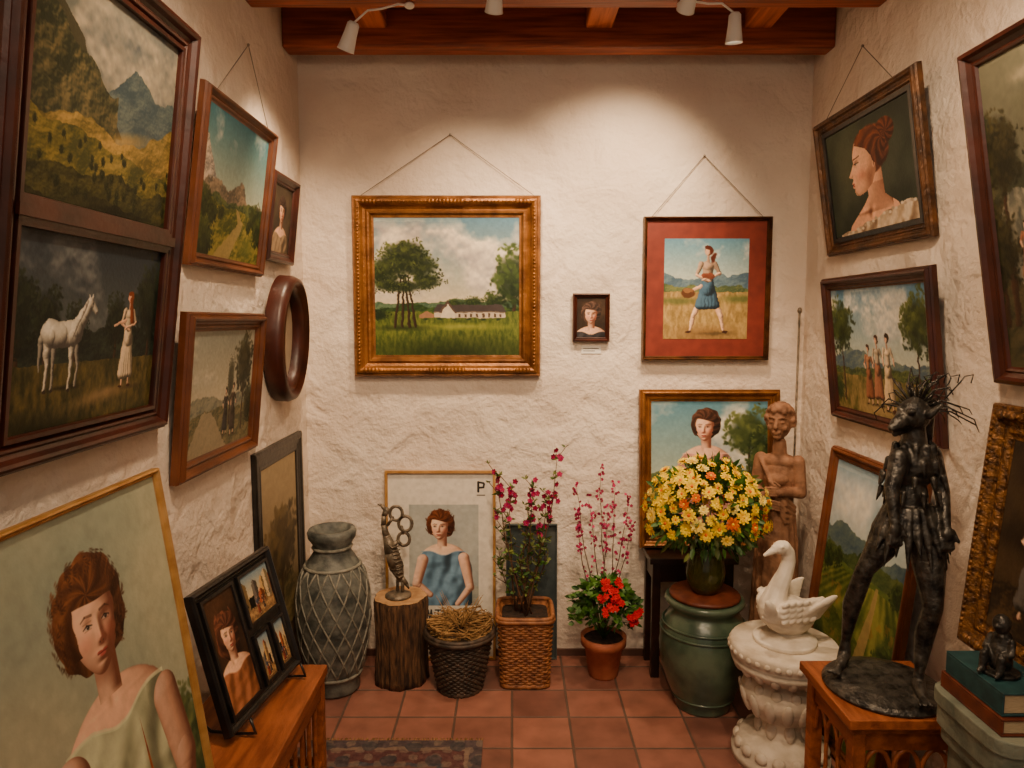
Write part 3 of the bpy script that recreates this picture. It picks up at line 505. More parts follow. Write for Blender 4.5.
def p_rows(c):
    c.vg(0,.32,(70,120,160),(196,206,194)); c.clouds(.3,(236,230,214),(170,184,194),2.6,.44); c.hills(.27,.08,4,(64,86,98),(104,120,108)); c.hills(.32,.06,5,(44,64,38),(88,100,52)); c.hills(.37,.04,3,(80,98,42),(140,140,66))
    n=np.sin((c.X-.75)/(c.Y-.26+1e-3)*14+2*c.n(6)); m=(c.Y>.39)
    c.mix(m,c.cc((56,72,26),(132,132,58),n*.24+.5+(c.n(14,5)-.5)*2)); c.hills(.6,.1,3,(62,76,28),(124,122,54),.2); c.mix((c.Y>.45)*(c.n(20)>.66)*.35,(166,112,54)); c.poly([(.72,.38),(.75,.38),(.62,1),(.4,1)],(166,138,92),.75)
    for x,y,r in ((.06,.38,.06),(.2,.36,.04),(.95,.36,.05),(.02,.7,.1),(.9,.6,.07)): c.tree(x,y,r,r,(26,40,20),(80,96,40))
def p_seat(c):
    c.fill((34,26,20),(80,62,42)); c.hills(.75,.05,3,(40,32,24),(80,60,38)); figure(c,.28,.9,.62,(104,90,76),(84,78,72),(60,40,28)); figure(c,.6,.92,.7,(70,58,56),(96,74,58),(50,34,26)); c.ell(.8,.7,.12,.2,(60,48,42),0,.5)
def p_rug(c):
    c.fill((70,56,60),(110,84,80),8); A=c.A
    for k,(a,col) in enumerate([(.0,(60,52,58)),(.05,(120,98,82)),(.07,(74,38,40)),(.15,(50,54,66)),(.17,(98,60,54))]):
        m=(c.X>a/A)&(c.X<1-a/A)&(c.Y>a)&(c.Y<1-a); c.mix(m,c.cc(col,tuple(int(v*1.3) for v in col),c.n(30)))
    pat=(np.sin(c.X*A*70)*np.sin(c.Y*70)>.25); c.mix(pat*.7,(134,114,98)); pat=(np.sin(c.X*A*35+1)*np.sin(c.Y*35)<-.5); c.mix(pat*.75,(42,48,58))
    c.mix(np.ones_like(c.X)*.4,c.cc((56,50,52),(140,118,106),c.n(70)*1.4-.2)); c.brush=2

def canvas(name,parent,x0,x1,z0,z1,y,painter,px,seed,flat=False,gain=1.0):
    w=x1-x0; h=z1-z0; W=max(40,int(px*1.35)); H=max(40,int(W*h/w))
    c=Cv(W,H,w/h,seed); painter(c); c.finish()
    I=np.clip(c.I*gain,0,1); L=np.where(I<=.04045,I/12.92,((I+.055)/1.055)**2.4)
    gx,gz=np.meshgrid(np.linspace(x0,x1,W),np.linspace(z1,z0,H))
    co=np.empty((W*H,3),np.float32); co[:,0]=gx.ravel()
    if flat: co[:,1]=gz.ravel(); co[:,2]=y
    else: co[:,1]=y; co[:,2]=gz.ravel()
    i=np.arange((H-1)*(W-1)); r=i//(W-1); q=i%(W-1); a=r*W+q
    idx=np.stack([a,a+W,a+W+1,a+1],1).ravel().astype(np.int32)
    me=bpy.data.meshes.new(name); me.vertices.add(W*H); me.vertices.foreach_set('co',co.ravel())
    me.loops.add(len(idx)); me.loops.foreach_set('vertex_index',idx); me.polygons.add(len(i)); me.polygons.foreach_set('loop_start',(np.arange(len(i))*4).astype(np.int32))
    me.update(calc_edges=True)
    ca=me.color_attributes.new('paint','FLOAT_COLOR','POINT'); col=np.ones((W*H,4),np.float32); col[:,:3]=L.reshape(-1,3); ca.data.foreach_set('color',col.ravel())
    me.materials.append(M_PA); o=bpy.data.objects.new(name,me); sc.collection.objects.link(o)
    if parent: o.parent=parent
    return o
PR={'std':[(0,0),(0,.7),(.1,.95),(.3,1),(.45,.72),(.68,.5),(.8,.58),(.92,.5),(1,.3),(1,.15)],
    'flat':[(0,0),(0,.9),(.08,1),(.9,1),(1,.85),(1,.15)],
    'rich':[(0,0),(0,.5),(.06,.7),(.14,.68),(.2,.95),(.3,1),(.4,.9),(.5,.62),(.62,.5),(.72,.6),(.8,.58),(.9,.36),(1,.34),(1,.15)]}
def mould(mb,w,h,fw,dp,prof,m,x0=0,z0=0):
    vs=[];fs=[];n=len(prof)
    for (sx,sz) in ((-1,0),(1,0),(1,1),(-1,1)):
        for d,q in prof:
            d*=fw; vs.append((x0+sx*(w/2-d),-q*dp,z0+((h-d) if sz else d)))
    for i in range(4):
        j=(i+1)%4
        for k in range(n-1): fs.append((i*n+k,j*n+k,j*n+k+1,i*n+k+1))
    mb.add(vs,fs,m,False)
SEED=[0]
def frm(pos,rotz,tilt): return Matrix.Translation(pos)@Matrix.Rotation(rotz,4,'Z')@Matrix.Rotation(math.radians(tilt),4,'X')
def framed(name,w,h,pos,rotz,tilt,fw,dp,fm,painter,px,prof='std',mount=0,mm=None,wire=None,orn=False,inner=None,root=None,M=None):
    M=M or frm(pos,rotz,tilt); K={}
    if root is None: root=empty(name,M=M)
    else: K={'M':M}
    mb=MB(); mould(mb,w,h,fw,dp,PR[prof],fm)
    mb.box(-w/2+fw*.5,w/2-fw*.5,-dp*.12,-.001,fw*.5,h-fw*.5,M_DTAB)
    if inner: mould(mb,w-2*fw+.004,h-2*fw+.004,inner[0],dp*.5,PR['flat'],inner[1],0,fw-.002)
    if orn:
        n=int(w/.02)
        for z in (fw*.3,h-fw*.3):
            for i in range(n):
                x=-w/2+fw*.5+(w-fw)*(i+.5)/n; k=1.6 if abs(x)<.09 or abs(abs(x)-w/2+fw*.8)<.04 else .8
                mb.ell((x,-dp*.95,z),(.008*k,.006*k,.009*k),fm,seg=6,ring=5)
        n=int(h/.02)
        for x in (-w/2+fw*.3,w/2-fw*.3):
            for i in range(n): mb.ell((x,-dp*.95,fw*.5+(h-fw)*(i+.5)/n),(.009*.8,.006,.008),fm,seg=6,ring=5)
    mb.build('frame',root,**K)
    g=fw+(inner[0] if inner else 0)
    if mount: 
        b=MB(); b.box(-w/2+g,w/2-g,-dp*.3,-dp*.2,g,h-g,mm); b.build('mount_board',root,**K)
    SEED[0]+=1; gg=g+mount
    o=canvas('canvas',root,-w/2+gg,w/2-gg,gg,h-gg,-dp*.31-(.001 if mount else 0),painter,px,SEED[0])
    if K: o.matrix_world=M
    if wire:
        ap,l,r2=wire; Mi=M.inverted(); A=Mi@Vector(ap); b=MB()
        for x in (l,r2): b.tube([A,Vector((x*w,-dp*.3,h-.003))],.0016,M_WIRE,5)
        b.ell(A,.006,M_NAIL,seg=8,ring=6); b.build('hanging_wire',root)
    return root

# ------------------------------------------------------------------ room
XL,XR,YB,ZC=-1.035,1.455,3.5,3.2
def slab(name,x0,x1,y0,y1,z0,z1,m,bev=0):
    b=MB(); b.box(x0,x1,y0,y1,z0,z1,m); return b.build(name,bevel=bev)
slab('floor',XL-.15,XR+.15,-.8,YB+.15,-.1,0,M_TI)
slab('wall_left',XL-.15,XL,-.8,YB+.15,0,ZC,M_ST); slab('wall_right',XR,XR+.15,-.8,YB+.15,0,ZC,M_ST); slab('wall_back',XL,XR,YB,YB+.15,0,ZC,M_ST)
slab('ceiling',XL-.15,XR+.15,-.8,YB+.15,ZC,ZC+.08,M_PLANK)
slab('ceiling_beam',XL,XR,3.27,3.37,2.955,3.14,M_BEAM,.01)
for i,y in enumerate((2.78,1.9,.9)): slab('ceiling_beam.%03d'%(i+1),XL,XR,y,y+.12,2.965,ZC,M_BEAM,.01)
for i,x in enumerate((-.62,.39,1.1)): slab('ceiling_joist'+('' if i==0 else '.%03d'%i),x-.06,x+.06,2.9,3.27,3.035,ZC,M_JOIST,.008)
slab('baseboard_back',XL,XR,YB-.012,YB,0,.035,mat('baseboard_clay',(88,60,50),(106,74,62),rough=.6))

# ------------------------------------------------------------------ wall pictures
yb=YB-.008
framed('farm_landscape_painting',.92,.88,(-.32,yb,1.457),0,0,.105,.06,M_GOLD,p_farm,240,'rich',wire=((-.30,3.49,2.63),-.46,.47),orn=True)
framed('dancer_painting',.625,.70,(.956,yb,1.537),0,0,.02,.04,M_DGOLD,p_dance,150,'std',mount=.085,mm=M_RED,wire=((.936,3.49,2.53),-.44,.44))
framed('miniature_portrait',.183,.238,(.392,yb,1.628),0,0,.022,.025,M_DWOOD,p_man,80)
b=MB(); b.box(.346,.444,YB-.004,YB-.001,1.568,1.604,M_LABEL)
for i in range(2): b.box(.356,.434-.02*i,YB-.0045,YB-.0038,1.592-.012*i,1.595-.012*i,M_BLACK)
b.build('wall_label')
framed('woman_garden_painting',.70,.79,(.985,3.42,.602),0,-5,.06,.045,M_GOLD,p_window,190,'rich')
framed('girl_poster',.56,.975,(-.363,3.455,.003),0,-2.2,.014,.02,M_THIN,p_poster,230,'flat')
framed('slate_panel',.26,.70,(.1,3.46,.003),0,-2,.006,.02,M_SLATE,lambda c:c.fill((60,70,72),(86,92,88),3),60,'flat')
xl=XL+.004
framed('alpine_painting',.637,.565,(xl,2.53,1.909),R90,8,.045,.035,M_BWOOD,p_peaks,170,'rich',wire=((XL+.01,2.83,2.80),-.35,.4))
framed('small_dark_portrait',.336,.37,(xl,3.09,1.985),R90,6.5,.045,.03,M_DWOOD,p_dark,90)
framed('misty_walk_painting',.64,.525,(xl,2.39,1.238),R90,6,.06,.04,M_BWOOD,p_mist,160,'rich')
framed('black_framed_picture',.62,1.2,(-1.03,3.04,.003),R90,-.2,.085,.022,M_BLACK,p_pale,90,'std')
M=frm((xl,1.645,1.43),R90,7.5); root=empty('double_painting',M=M); b=MB(); W,H=.71,1.10
mould(b,W,H,.065,.045,PR['rich'],M_DWOOD); b.box(-W/2+.03,W/2-.03,-.008,-.001,.03,H-.03,M_DTAB)
for z0,z1 in ((.062,.505),(.545,H-.062)): mould(b,W-.124,z1-z0,.012,.028,PR['flat'],M_DWOOD,0,z0)
b.box(-W/2+.06,W/2-.06,-.03,-.008,.503,.547,M_DWOOD); b.box(-W/2+.05,W/2-.05,-.038,-.03,.513,.537,M_DWOOD); b.build('frame',root)
canvas('canvas_valley',root,-W/2+.07,W/2-.07,.555,H-.07,-.014,p_valley,320,50); canvas('canvas_horse',root,-W/2+.07,W/2-.07,.07,.495,-.014,p_horse,340,51)
# oval frame
b=MB(); vs=[];fs=[]; pr=[(0,0),(0,.05),(.012,.075),(.03,.08),(.045,.06),(.055,.066),(.068,.035),(.07,.01)]; N=56
for i in range(N):
    a=2*math.pi*i/N
    for d,q in pr: vs.append((math.cos(a)*(.205-d),-q,.275+math.sin(a)*(.275-d)))
n=len(pr)
for i in range(N):
    for k in range(n-1): j=(i+1)%N; fs.append((i*n+k,j*n+k,j*n+k+1,i*n+k+1))
b.add(vs,fs,M_DWOOD); M_OV=mat('aged_cream_panel',(150,130,108),(180,162,138),rough=.5)
b.add([(math.cos(2*math.pi*i/N)*.15,-.012,.275+math.sin(2*math.pi*i/N)*.22) for i in range(N)],[tuple(range(N))],M_OV,False)
b.build('oval_frame',M=frm((xl,3.07,1.38),R90,3))
xr=XR-.004
framed('profile_portrait_painting',.785,.58,(xr,2.805,2.02),-R90,9,.055,.035,M_DGOLD,p_profile,220,'rich',wire=((XR-.01,3.0,2.86),-.38,.3),inner=(.02,M_BLACK))
framed('couple_painting',.80,.61,(xr,2.695,1.31),-R90,7,.055,.035,M_DWOOD,p_couple,220,'rich')
framed('river_painting',.72,.94,(xr,1.69,1.555),-R90,10,.05,.04,M_DWOOD,p_river,130,'std')
framed('field_rows_painting',.70,1.19,(1.30,2.68,.004),-R90,-6.2,.05,.035,M_BWOOD,p_rows,200,'rich')
framed('ornate_gilt_painting',.68,.73,(1.383,1.72,.763),-R90,-5.3,.095,.04,M_OGOLD,p_seat,120,'rich',orn=True)

# ------------------------------------------------------------------ big portrait on easel
root=empty('portrait_on_easel'); Mp=frm((-.765,1.35,.25),R90,-7.7)
framed('p',.80,1.12,None,0,0,.018,.022,M_THIN,p_bigport,430,'std',root=root,M=Mp)
b=MB()
for y in (1.12,1.58): b.cap((-.73,y,.012),(-.905,1.35+(y-1.35)*.5,1.22),.012,.012,M_ORW)
b.cap((-1.0,1.35,.012),(-.935,1.35,1.22),.012,.012,M_ORW); b.box(-.80,-.735,1.0,1.7,.22,.248,M_ORW); b.build('easel',root)

# ------------------------------------------------------------------ bench with four-picture frame
b=MB(); b.box(-1.0,-.665,1.83,2.42,.465,.5,M_ORW)
for x in (-.98,-.71):
    for y in (1.85,2.36): b.box(x,x+.04,y,y+.04,.012,.465,M_ORW)
b.box(-.695,-.675,1.86,2.4,.40,.465,M_ORW); b.box(-.98,-.96,1.86,2.4,.40,.465,M_ORW); b.box(-.97,-.69,2.375,2.395,.40,.465,M_ORW); b.box(-.97,-.69,1.855,1.875,.40,.465,M_ORW)
b.box(-.695,-.675,1.86,2.4,.14,.17,M_ORW); b.box(-.97,-.69,2.375,2.39,.14,.17,M_ORW)
for i in range(6): b.box(-.69,-.678,1.93+.075*i,1.95+.075*i,.17,.40,M_ORW)
for i in range(3): b.box(-.92+.08*i,-.90+.08*i,2.378,2.39,.17,.40,M_ORW)
b.build('wooden_bench',bevel=.004)
M=Matrix.Translation((-.80,2.15,.526))@Matrix.Rotation(R90-.14,4,'Z')@Matrix.Rotation(math.radians(-15),4,'X')
q=empty('four_picture_frame',M=M); b=MB(); W,H=.46,.43
mould(b,W,H,.03,.03,PR['std'],M_BLACK); b.box(-W/2+.02,W/2-.02,-.014,0,.02,H-.02,M_BLACK)
cells=[(-.2,-.02,.03,.40,p_street,5),(.005,.2,.225,.40,p_city(4),6),(.005,.095,.03,.2,p_city(9),7),(.115,.2,.03,.2,p_city(12),8)]
for i,(x0,x1,z0,z1,pp,sd) in enumerate(cells):
    canvas('picture_%d'%(i+1),q,x0+.01,x1-.01,z0+.01,z1-.01,-.02,pp,80,40+sd)
    mould(b,x1-x0,z1-z0,.012,.026,PR['flat'],M_BLACK,(x0+x1)/2,z0)
b.build('frame',q)
b=MB()
for x in (-.17,.17):
    b.tube([(x,-.056,.02),(x,-.06,-.028),(x,0,-.018),(x,.08,.004),(x,.1,.03)],.005,M_BLACK); b.tube([(x,.02,-.01),(x,.02,.12),(x,.01,.25)],.005,M_BLACK)
b.build('iron_stand',q)

# ------------------------------------------------------------------ rug
rg=empty('patterned_rug'); b=MB(); b.box(-.86,-.12,1.75,2.74,.001,.008,M_BRBK)
for i in range(60): 
    x=-.855+.0124*i; b.tube([(x,2.74,.006),(x+random.uniform(-.006,.006),2.765,.003)],.003,M_TWIG,4)
b.build('rug_backing',rg); canvas('rug_pile',rg,-.86,-.12,1.75,2.74,.0095,p_rug,240,70,flat=True)

# ------------------------------------------------------------------ urn
b=MB(); up=[(0,0),(.1,0),(.115,.015),(.106,.05),(.13,.12),(.158,.24),(.17,.36),(.168,.46),(.150,.56),(.110,.63),(.084,.67),(.084,.70),(.108,.735),(.112,.76),(.104,.775),(.088,.775),(.074,.74),(.066,.66),(0,.62)]
b.lathe(up,M_URN,seg=48); zs=[p[1] for p in up[:11]]; rs_=[p[0] for p in up[:11]]
for sgn in (1,-1):
    for k in range(15):
        pts=[]
        for i in range(17):
            z=.1+.5*i/16; r=float(np.interp(z,zs,rs_))+.001; a=2*math.pi*k/15+sgn*i*.09; pts.append((r*math.cos(a),r*math.sin(a),z))
        b.tube(pts,.0045,M_URNB,5)
for z in (.09,.605,.69): b.tube([(math.cos(a*math.pi/16)*(float(np.interp(z,[p[1] for p in up[:13]],[p[0] for p in up[:13]]))+.002),math.sin(a*math.pi/16)*(float(np.interp(z,[p[1] for p in up[:13]],[p[0] for p in up[:13]]))+.002),z) for a in range(32)],.008,M_URNB,6,closed=True)
b.build('lattice_urn',M=Matrix.Translation((-.835,3.17,0)))

# ------------------------------------------------------------------ stump + iron sculpture
b=MB(); wob=lambda a,z:1+.035*math.sin(a*7+z*3)+.02*math.sin(a*17+1)
b.lathe([(0,0),(.132,0),(.128,.03),(.123,.2),(.128,.39),(.122,.412)],M_BARK,seg=72,wob=wob)
b.lathe([(.122,.412),(.1,.416),(.05,.415),(0,.415)],M_CUT,seg=72,wob=wob); b.build('tree_stump',M=Matrix.Translation((-.538,3.27,0)))
b=MB(); m=M_IRON; b.lathe([(0,0),(.062,0),(.062,.01),(.04,.02),(0,.024)],m)
b.chain([(.02,0,.015),(.022,0,.09)],[.009,.008],m); b.chain([(-.005,.01,.015),(-.004,.01,.09)],[.008,.007],m)
b.chain([(.012,0,.085),(-.008,0,.15),(-.03,0,.22),(-.05,0,.29)],[.016,.036,.034,.02],m); b.chain([(-.05,0,.29),(-.066,0,.35),(-.062,0,.395),(-.05,0,.42)],[.018,.012,.012,.016],m); b.chain([(-.05,0,.42),(-.075,0,.445),(-.09,0,.45)],[.012,.007,.003],m)
b.chain([(.012,0,.1),(.04,0,.06),(.05,0,.04)],[.014,.01,.004],m)
for cx,cz,r in ((-.005,.405,.03),(.038,.355,.032),(.03,.28,.028)): b.tube([(cx+r*math.cos(a*.393),.004,cz+r*1.15*math.sin(a*.393)) for a in range(16)],.008,m,7,closed=True)
b.chain([(-.03,0,.24),(0,0,.27),(.012,0,.26)],[.014,.009,.008],m); b.chain([(.028,0,.31),(.02,0,.34)],[.008,.008],m); b.chain([(-.02,0,.385),(-.045,0,.35)],[.007,.008],m)
for i in range(9): b.tube([(-.056+.006*i,-.016,.27-.02*i),(-.02+.004*i,-.036,.25-.018*i),(.012+.002*i,-.02,.255-.018*i)],.0035,m,5)
b.build('iron_bird_sculpture',M=Matrix.Translation((-.545,3.25,.416)))

# ------------------------------------------------------------------ baskets
def weave(b,prof,m,c,sq=0,stakes=20,rr=.0065):
    zs=[p[1] for p in prof]; rs=[p[0] for p in prof]; z=zs[0]+rr; k=0
    while z<zs[-1]:
        r=float(np.interp(z,zs,rs)); pts=[]
        for i in range(stakes*4):
            a=2*math.pi*i/(stakes*4); q=1.
            if sq: q=(abs(math.cos(a))**sq+abs(math.sin(a))**sq)**(-1/sq)
            rad=(r+.004*math.cos(stakes*a/1+math.pi*(k%2)))*q; pts.append((c[0]+rad*math.cos(a),c[1]+rad*math.sin(a),c[2]+z))
        b.tube(pts,rr,m,5,closed=True); z+=rr*1.75; k+=1
    for r,z in ((rs[-1],zs[-1]),(rs[-1]+.004,zs[-1]-.012),(rs[0],zs[0]+.012)):
        pts=[]
        for i in range(64):
            a=2*math.pi*i/64; q=1.
            if sq: q=(abs(math.cos(a))**sq+abs(math.sin(a))**sq)**(-1/sq)
            pts.append((c[0]+r*q*math.cos(a),c[1]+r*q*math.sin(a),c[2]+z))
        b.tube(pts,.011,m,7,closed=True)
    b.lathe([(0,zs[0]+.004)]+[(r-.004,z) for r,z in prof]+[(rs[-1]-.02,zs[-1]-.03),(0,zs[-1]-.035)],m,c,seg=48,sq=sq)
b=MB(); weave(b,[(.1,0),(.125,.12),(.15,.25),(.158,.285)],M_WICD,(0,0,0),stakes=22)
for i in range(170):
    a=random.uniform(0,6.28); r=random.uniform(.02,.155); a2=a+random.uniform(.5,1.4); z=.28+random.uniform(0,.05)
    b.tube([(r*math.cos(a),r*math.sin(a),z),(.155*math.cos((a+a2)/2),.155*math.sin((a+a2)/2),z+random.uniform(0,.02)),(r*math.cos(a2),r*math.sin(a2),z)],.0028,M_TWIG,4)
for i in range(14):
    a=random.uniform(0,6.28); b.tube([(0,0,.28),(.06*math.cos(a),.06*math.sin(a),.36),(.11*math.cos(a),.11*math.sin(a),.40+random.uniform(-.03,.06))],[.003,.002,.001],M_TWIG,4)
b.build('dry_twig_basket',M=Matrix.Translation((-.246,3.18,0)))
def branch(b,p0,p1,bend,r,m,n=7):
    p0=Vector(p0);p1=Vector(p1);bend=Vector(bend); pts=[p0.lerp(p1,i/n)+bend*math.sin(math.pi*i/n)+Vector((random.uniform(-1,1),random.uniform(-1,1),0))*.006 for i in range(n+1)]
    b.tube(pts,[r*(1-.75*i/n) for i in range(n+1)],m,5); return pts
b=MB(); weave(b,[(.112,0),(.118,.12),(.124,.25),(.13,.345)],M_WICK,(0,0,0),sq=7,stakes=18); b.lathe([(0,.325),(.11,.322)],M_SOIL,sq=7)
tips=[(-.13,-.02,1.0),(-.07,.0,.94),(.02,.03,.82),(.1,.02,.86),(.155,.0,1.08),(.08,-.04,.7),(-.1,.05,.72),(-.03,-.04,.62),(.11,.04,.68),(.04,-.04,.95),(-.12,-.04,.6),(.02,.0,.7)]
for i,t in enumerate(tips):
    pts=branch(b,(random.uniform(-.04,.04),random.uniform(-.04,.04),.32),t,(t[0]*.2,0,.03),.005,M_STEM)
    for j in range(2,8):
        for _ in range(7):
            d=Vector((random.uniform(-1,1),random.uniform(-1,1),random.uniform(-.2,1))); b.leaf(pts[j],d,random.uniform(.02,.04),.013,M_LEAF2 if random.random()<.6 else M_LEAF)
        if j>2:
            q2=pts[j]+Vector((random.uniform(-.06,.04),random.uniform(-.03,.03),random.uniform(.01,.07))); b.tube([pts[j],q2],.0018,M_STEM,4)
            for _ in range(3): b.leaf(q2,(random.uniform(-1,1),random.uniform(-1,1),.5),.025,.01,M_LEAF2)
    if i in (0,1,4,3,9):
        for _ in range(14):
            p=pts[-1-random.randint(0,2)]+Vector((random.uniform(-.025,.025),random.uniform(-.025,.025),random.uniform(-.04,.04))); b.flower(p,(random.uniform(-1,1),-1,random.uniform(-.5,1)),.015,M_PINK,M_REDP,5,2)
b.build('flowering_branch_basket',M=Matrix.Translation((.062,3.27,0)))
b=MB(); b.lathe([(0,0),(.068,0),(.072,.01),(.094,.155),(.11,.158),(.112,.2),(.1,.2),(.094,.17),(0,.168)],M_TERRA); b.lathe([(0,.185),(.096,.183)],M_SOIL)
for i in range(620):
    a=random.uniform(0,6.28); ph=random.uniform(-.35,1.5); r=random.uniform(.06,1)**.4
    p=Vector((.16*r*math.cos(a)*math.cos(ph),.13*r*math.sin(a)*math.cos(ph)-.02,.33+.17*r*math.sin(ph))); b.leaf(p,(math.cos(a),math.sin(a),random.uniform(-.4,.9)),random.uniform(.03,.05),.026,M_LEAF)
for i in range(26): a=random.uniform(0,6.28); b.tube([(0,0,.18),(.06*math.cos(a),.06*math.sin(a),.27),(.12*math.cos(a),.1*math.sin(a),.38)],[.0025]*3,M_LEAF,4)
for (x,z) in ((.0,.5),(.03,.46),(-.02,.43),(.06,.42),(.02,.4),(.12,.36),(.1,.37),(.0,.48),(.14,.38),(.12,.34),(.05,.5),(-.01,.38),(.03,.43)):
    for _ in range(3): b.flower((x+random.uniform(-.016,.016),-.15-.02*random.random()+max(0,z-.38)*.6,z+random.uniform(-.016,.016)),(random.uniform(-.5,.5),-1,.5),.017,M_REDP,M_REDP,6,2)
for i,t in enumerate([(-.13,.05,.93),(-.07,.06,.86),(-.02,.05,1.0),(.06,.06,.92),(.12,.05,.86),(-.14,.04,.8),(.02,.06,.8),(.14,.05,.74)]):
    pts=branch(b,(random.uniform(-.02,.02),.02,.2),t,(t[0]*.1,0,0),.004,M_STEM)
    for j in range(3,8):
        for _ in range(9 if j>4 else 2):
            p=pts[j]+Vector((random.uniform(-.016,.016),random.uniform(-.02,.02),random.uniform(-.04,.03))); b.flower(p,(random.uniform(-1,1),-1,random.uniform(-.5,1)),.0085,M_PINK,M_REDP,5,1)
b.build('potted_red_flowers',M=Matrix.Translation((.448,3.3,0)))

# ------------------------------------------------------------------ dark console table
b=MB(); b.box(.66,1.085,3.25,3.485,.57,.6,M_DTAB); b.box(.68,1.06,3.265,3.28,.48,.57,M_DTAB); b.box(.68,.695,3.27,3.47,.48,.57,M_DTAB); b.box(1.045,1.06,3.27,3.47,.48,.57,M_DTAB)
for x in (.675,1.025):
    for y in (3.262,3.435): b.box(x,x+.04,y,y+.035,0,.57,M_DTAB)
b.box(.69,1.05,3.36,3.375,.12,.15,M_DTAB); b.build('dark_console_table',bevel=.004)

# ------------------------------------------------------------------ jar, vase and bouquet
b=MB(); b.lathe([(0,0),(.118,0),(.125,.012),(.122,.03),(.155,.1),(.188,.2),(.196,.29),(.186,.37),(.16,.425),(.142,.44),(.14,.455),(.165,.475),(.176,.492),(.17,.505),(.15,.505),(.13,.49),(0,.485)],M_JAR,seg=56)
for z,r in ((.39,.182),(.36,.19),(.06,.137)): b.tube([(r*math.cos(a*math.pi/24),r*math.sin(a*math.pi/24),z) for a in range(48)],.005,M_JAR,6,closed=True)
b.build('green_ceramic_jar',M=Matrix.Translation((.862,3.035,0)))
rt=empty('flower_bouquet_vase',(.862,3.035,.506)); b=MB(); b.lathe([(0,0),(.15,0),(.156,.01),(.15,.018),(.0,.02)],M_BRBK); b.build('vase_saucer',rt)
b=MB(); b.lathe([(0,.021),(.055,.021),(.078,.06),(.088,.11),(.08,.17),(.066,.21),(.074,.235),(.07,.235),(.062,.21),(.075,.17),(.082,.11),(.07,.06),(.05,.034),(0,.034)],M_GLASS); b.build('glass_vase',rt)
b=MB()
for i in range(26): a=random.uniform(0,6.28); b.tube([(.03*math.cos(a),.03*math.sin(a),.04),(.035*math.cos(a+2),.035*math.sin(a+2),.2),(.15*math.cos(a+2),.13*math.sin(a+2),.36)],.003,M_LEAF,5)
C0=Vector((0,0,.385))
for i in range(900):
    a=random.uniform(0,6.28); ph=random.uniform(-.95,1.5); r=random.uniform(.6,1.05)
    d=Vector((math.cos(a)*math.cos(ph),math.sin(a)*math.cos(ph),math.sin(ph))); p=C0+Vector((d.x*.23*r,d.y*.2*r,d.z*.2*r)); b.leaf(p,d+Vector((0,0,random.uniform(-.6,.2))),random.uniform(.03,.07),.022,M_LEAF if random.random()<.75 else M_LEAF2)
N=150
for i in range(N):
    z=1-1.3*(i+.5)/N; a=i*2.39996; rr=math.sqrt(max(0,1-z*z)); d=Vector((rr*math.cos(a),rr*math.sin(a),z))
    k=random.uniform(.92,1.12); p=C0+Vector((d.x*.245*k,d.y*.215*k,d.z*.215*k)); u=random.random()
    b.flower(p,d+Vector((random.uniform(-.3,.3),-.25,random.uniform(-.2,.3))),random.uniform(.02,.036),M_YEL if u<.76 else (M_ORG if u<.85 else M_CRM),M_ORG if u<.5 else M_YEL,9,3)
b.build('bouquet',rt)

# ------------------------------------------------------------------ carved standing woman + pole
b=MB(); T=M_TAN
b.chain([(0,0,.04),(0,0,.3),(.005,0,.55),(.0,0,.74)],[.112,.104,.096,.086],T,16)
b.ell((0,0,.80),(.085,.075,.12),T); b.ell((0,0,.92),(.068,.058,.10),T); b.ell((0,0,1.02),(.078,.06,.09),T); b.ell((0,.0,1.085),(.085,.05,.04),T)
b.chain([(0,.0,1.09),(0,-.005,1.17)],[.036,.031],T); b.ell((0,-.04,1.01),(.055,.03,.035),T)
for s_ in (-1,1):
    b.chain([(.082*s_,0,1.09),(.1*s_,-.005,.95),(.028*s_,-.09,.93+.03*s_)],[.032,.027,.019],T)
    for f in range(4): b.chain([(.022*s_,-.096,.948+.03*s_-.011*f),(-.005*s_,-.106,.95+.03*s_-.012*f),(-.032*s_,-.1,.945+.03*s_-.012*f)],[.0075,.007,.0055],T,6)
    b.chain([(.028*s_,-.096,.96+.03*s_),(.008*s_,-.103,.976+.03*s_)],[.0075,.006],T,6)
def head(c,s,curls):
    c=Vector(c); P=lambda x,y,z: c+Vector((x,y,z))*s
    b.ell(P(0,0,0),(.066*s,.078*s,.095*s),T); b.ell(P(0,-.012,-.04),(.05*s,.06*s,.055*s),T); b.ell(P(0,-.052,-.078),(.024*s,.022*s,.018*s),T)
    b.chain([P(0,-.07,.022),P(0,-.088,-.012),P(0,-.09,-.02)],[.009*s,.012*s,.014*s],T,8)
    for x in (-.03,.03):
        b.ell(P(x,-.066,.008),(.015*s,.012*s,.008*s),T,seg=8,ring=6); b.chain([P(x*.5,-.076,.03),P(x*1.1,-.074,.035),P(x*1.7,-.058,.028)],[.006*s,.006*s,.004*s],T,6); b.ell(P(x*1.25,-.054,-.025),(.02*s,.018*s,.02*s),T,seg=8,ring=6)
    b.chain([P(-.02,-.072,-.05),P(0,-.08,-.048),P(.02,-.072,-.05)],[.004*s,.005*s,.004*s],T,6); b.chain([P(-.016,-.072,-.059),P(0,-.079,-.06),P(.016,-.072,-.059)],[.004*s,.005*s,.004*s],T,6)
    for x in (-1,1): b.ell(P(.068*x,0,-.005),(.01*s,.016*s,.024*s),T,seg=8,ring=6)
    for i in range(curls):
        z=1-1.25*(i+.5)/curls; a=i*2.39996; rr=math.sqrt(1-z*z); d=Vector((rr*math.cos(a),rr*math.sin(a),z))
        if d.y<-.25 and z<.55: continue
        b.ell(P(d.x*.074,.008+d.y*.084,.012+d.z*.092),.018*s,T,seg=8,ring=6)
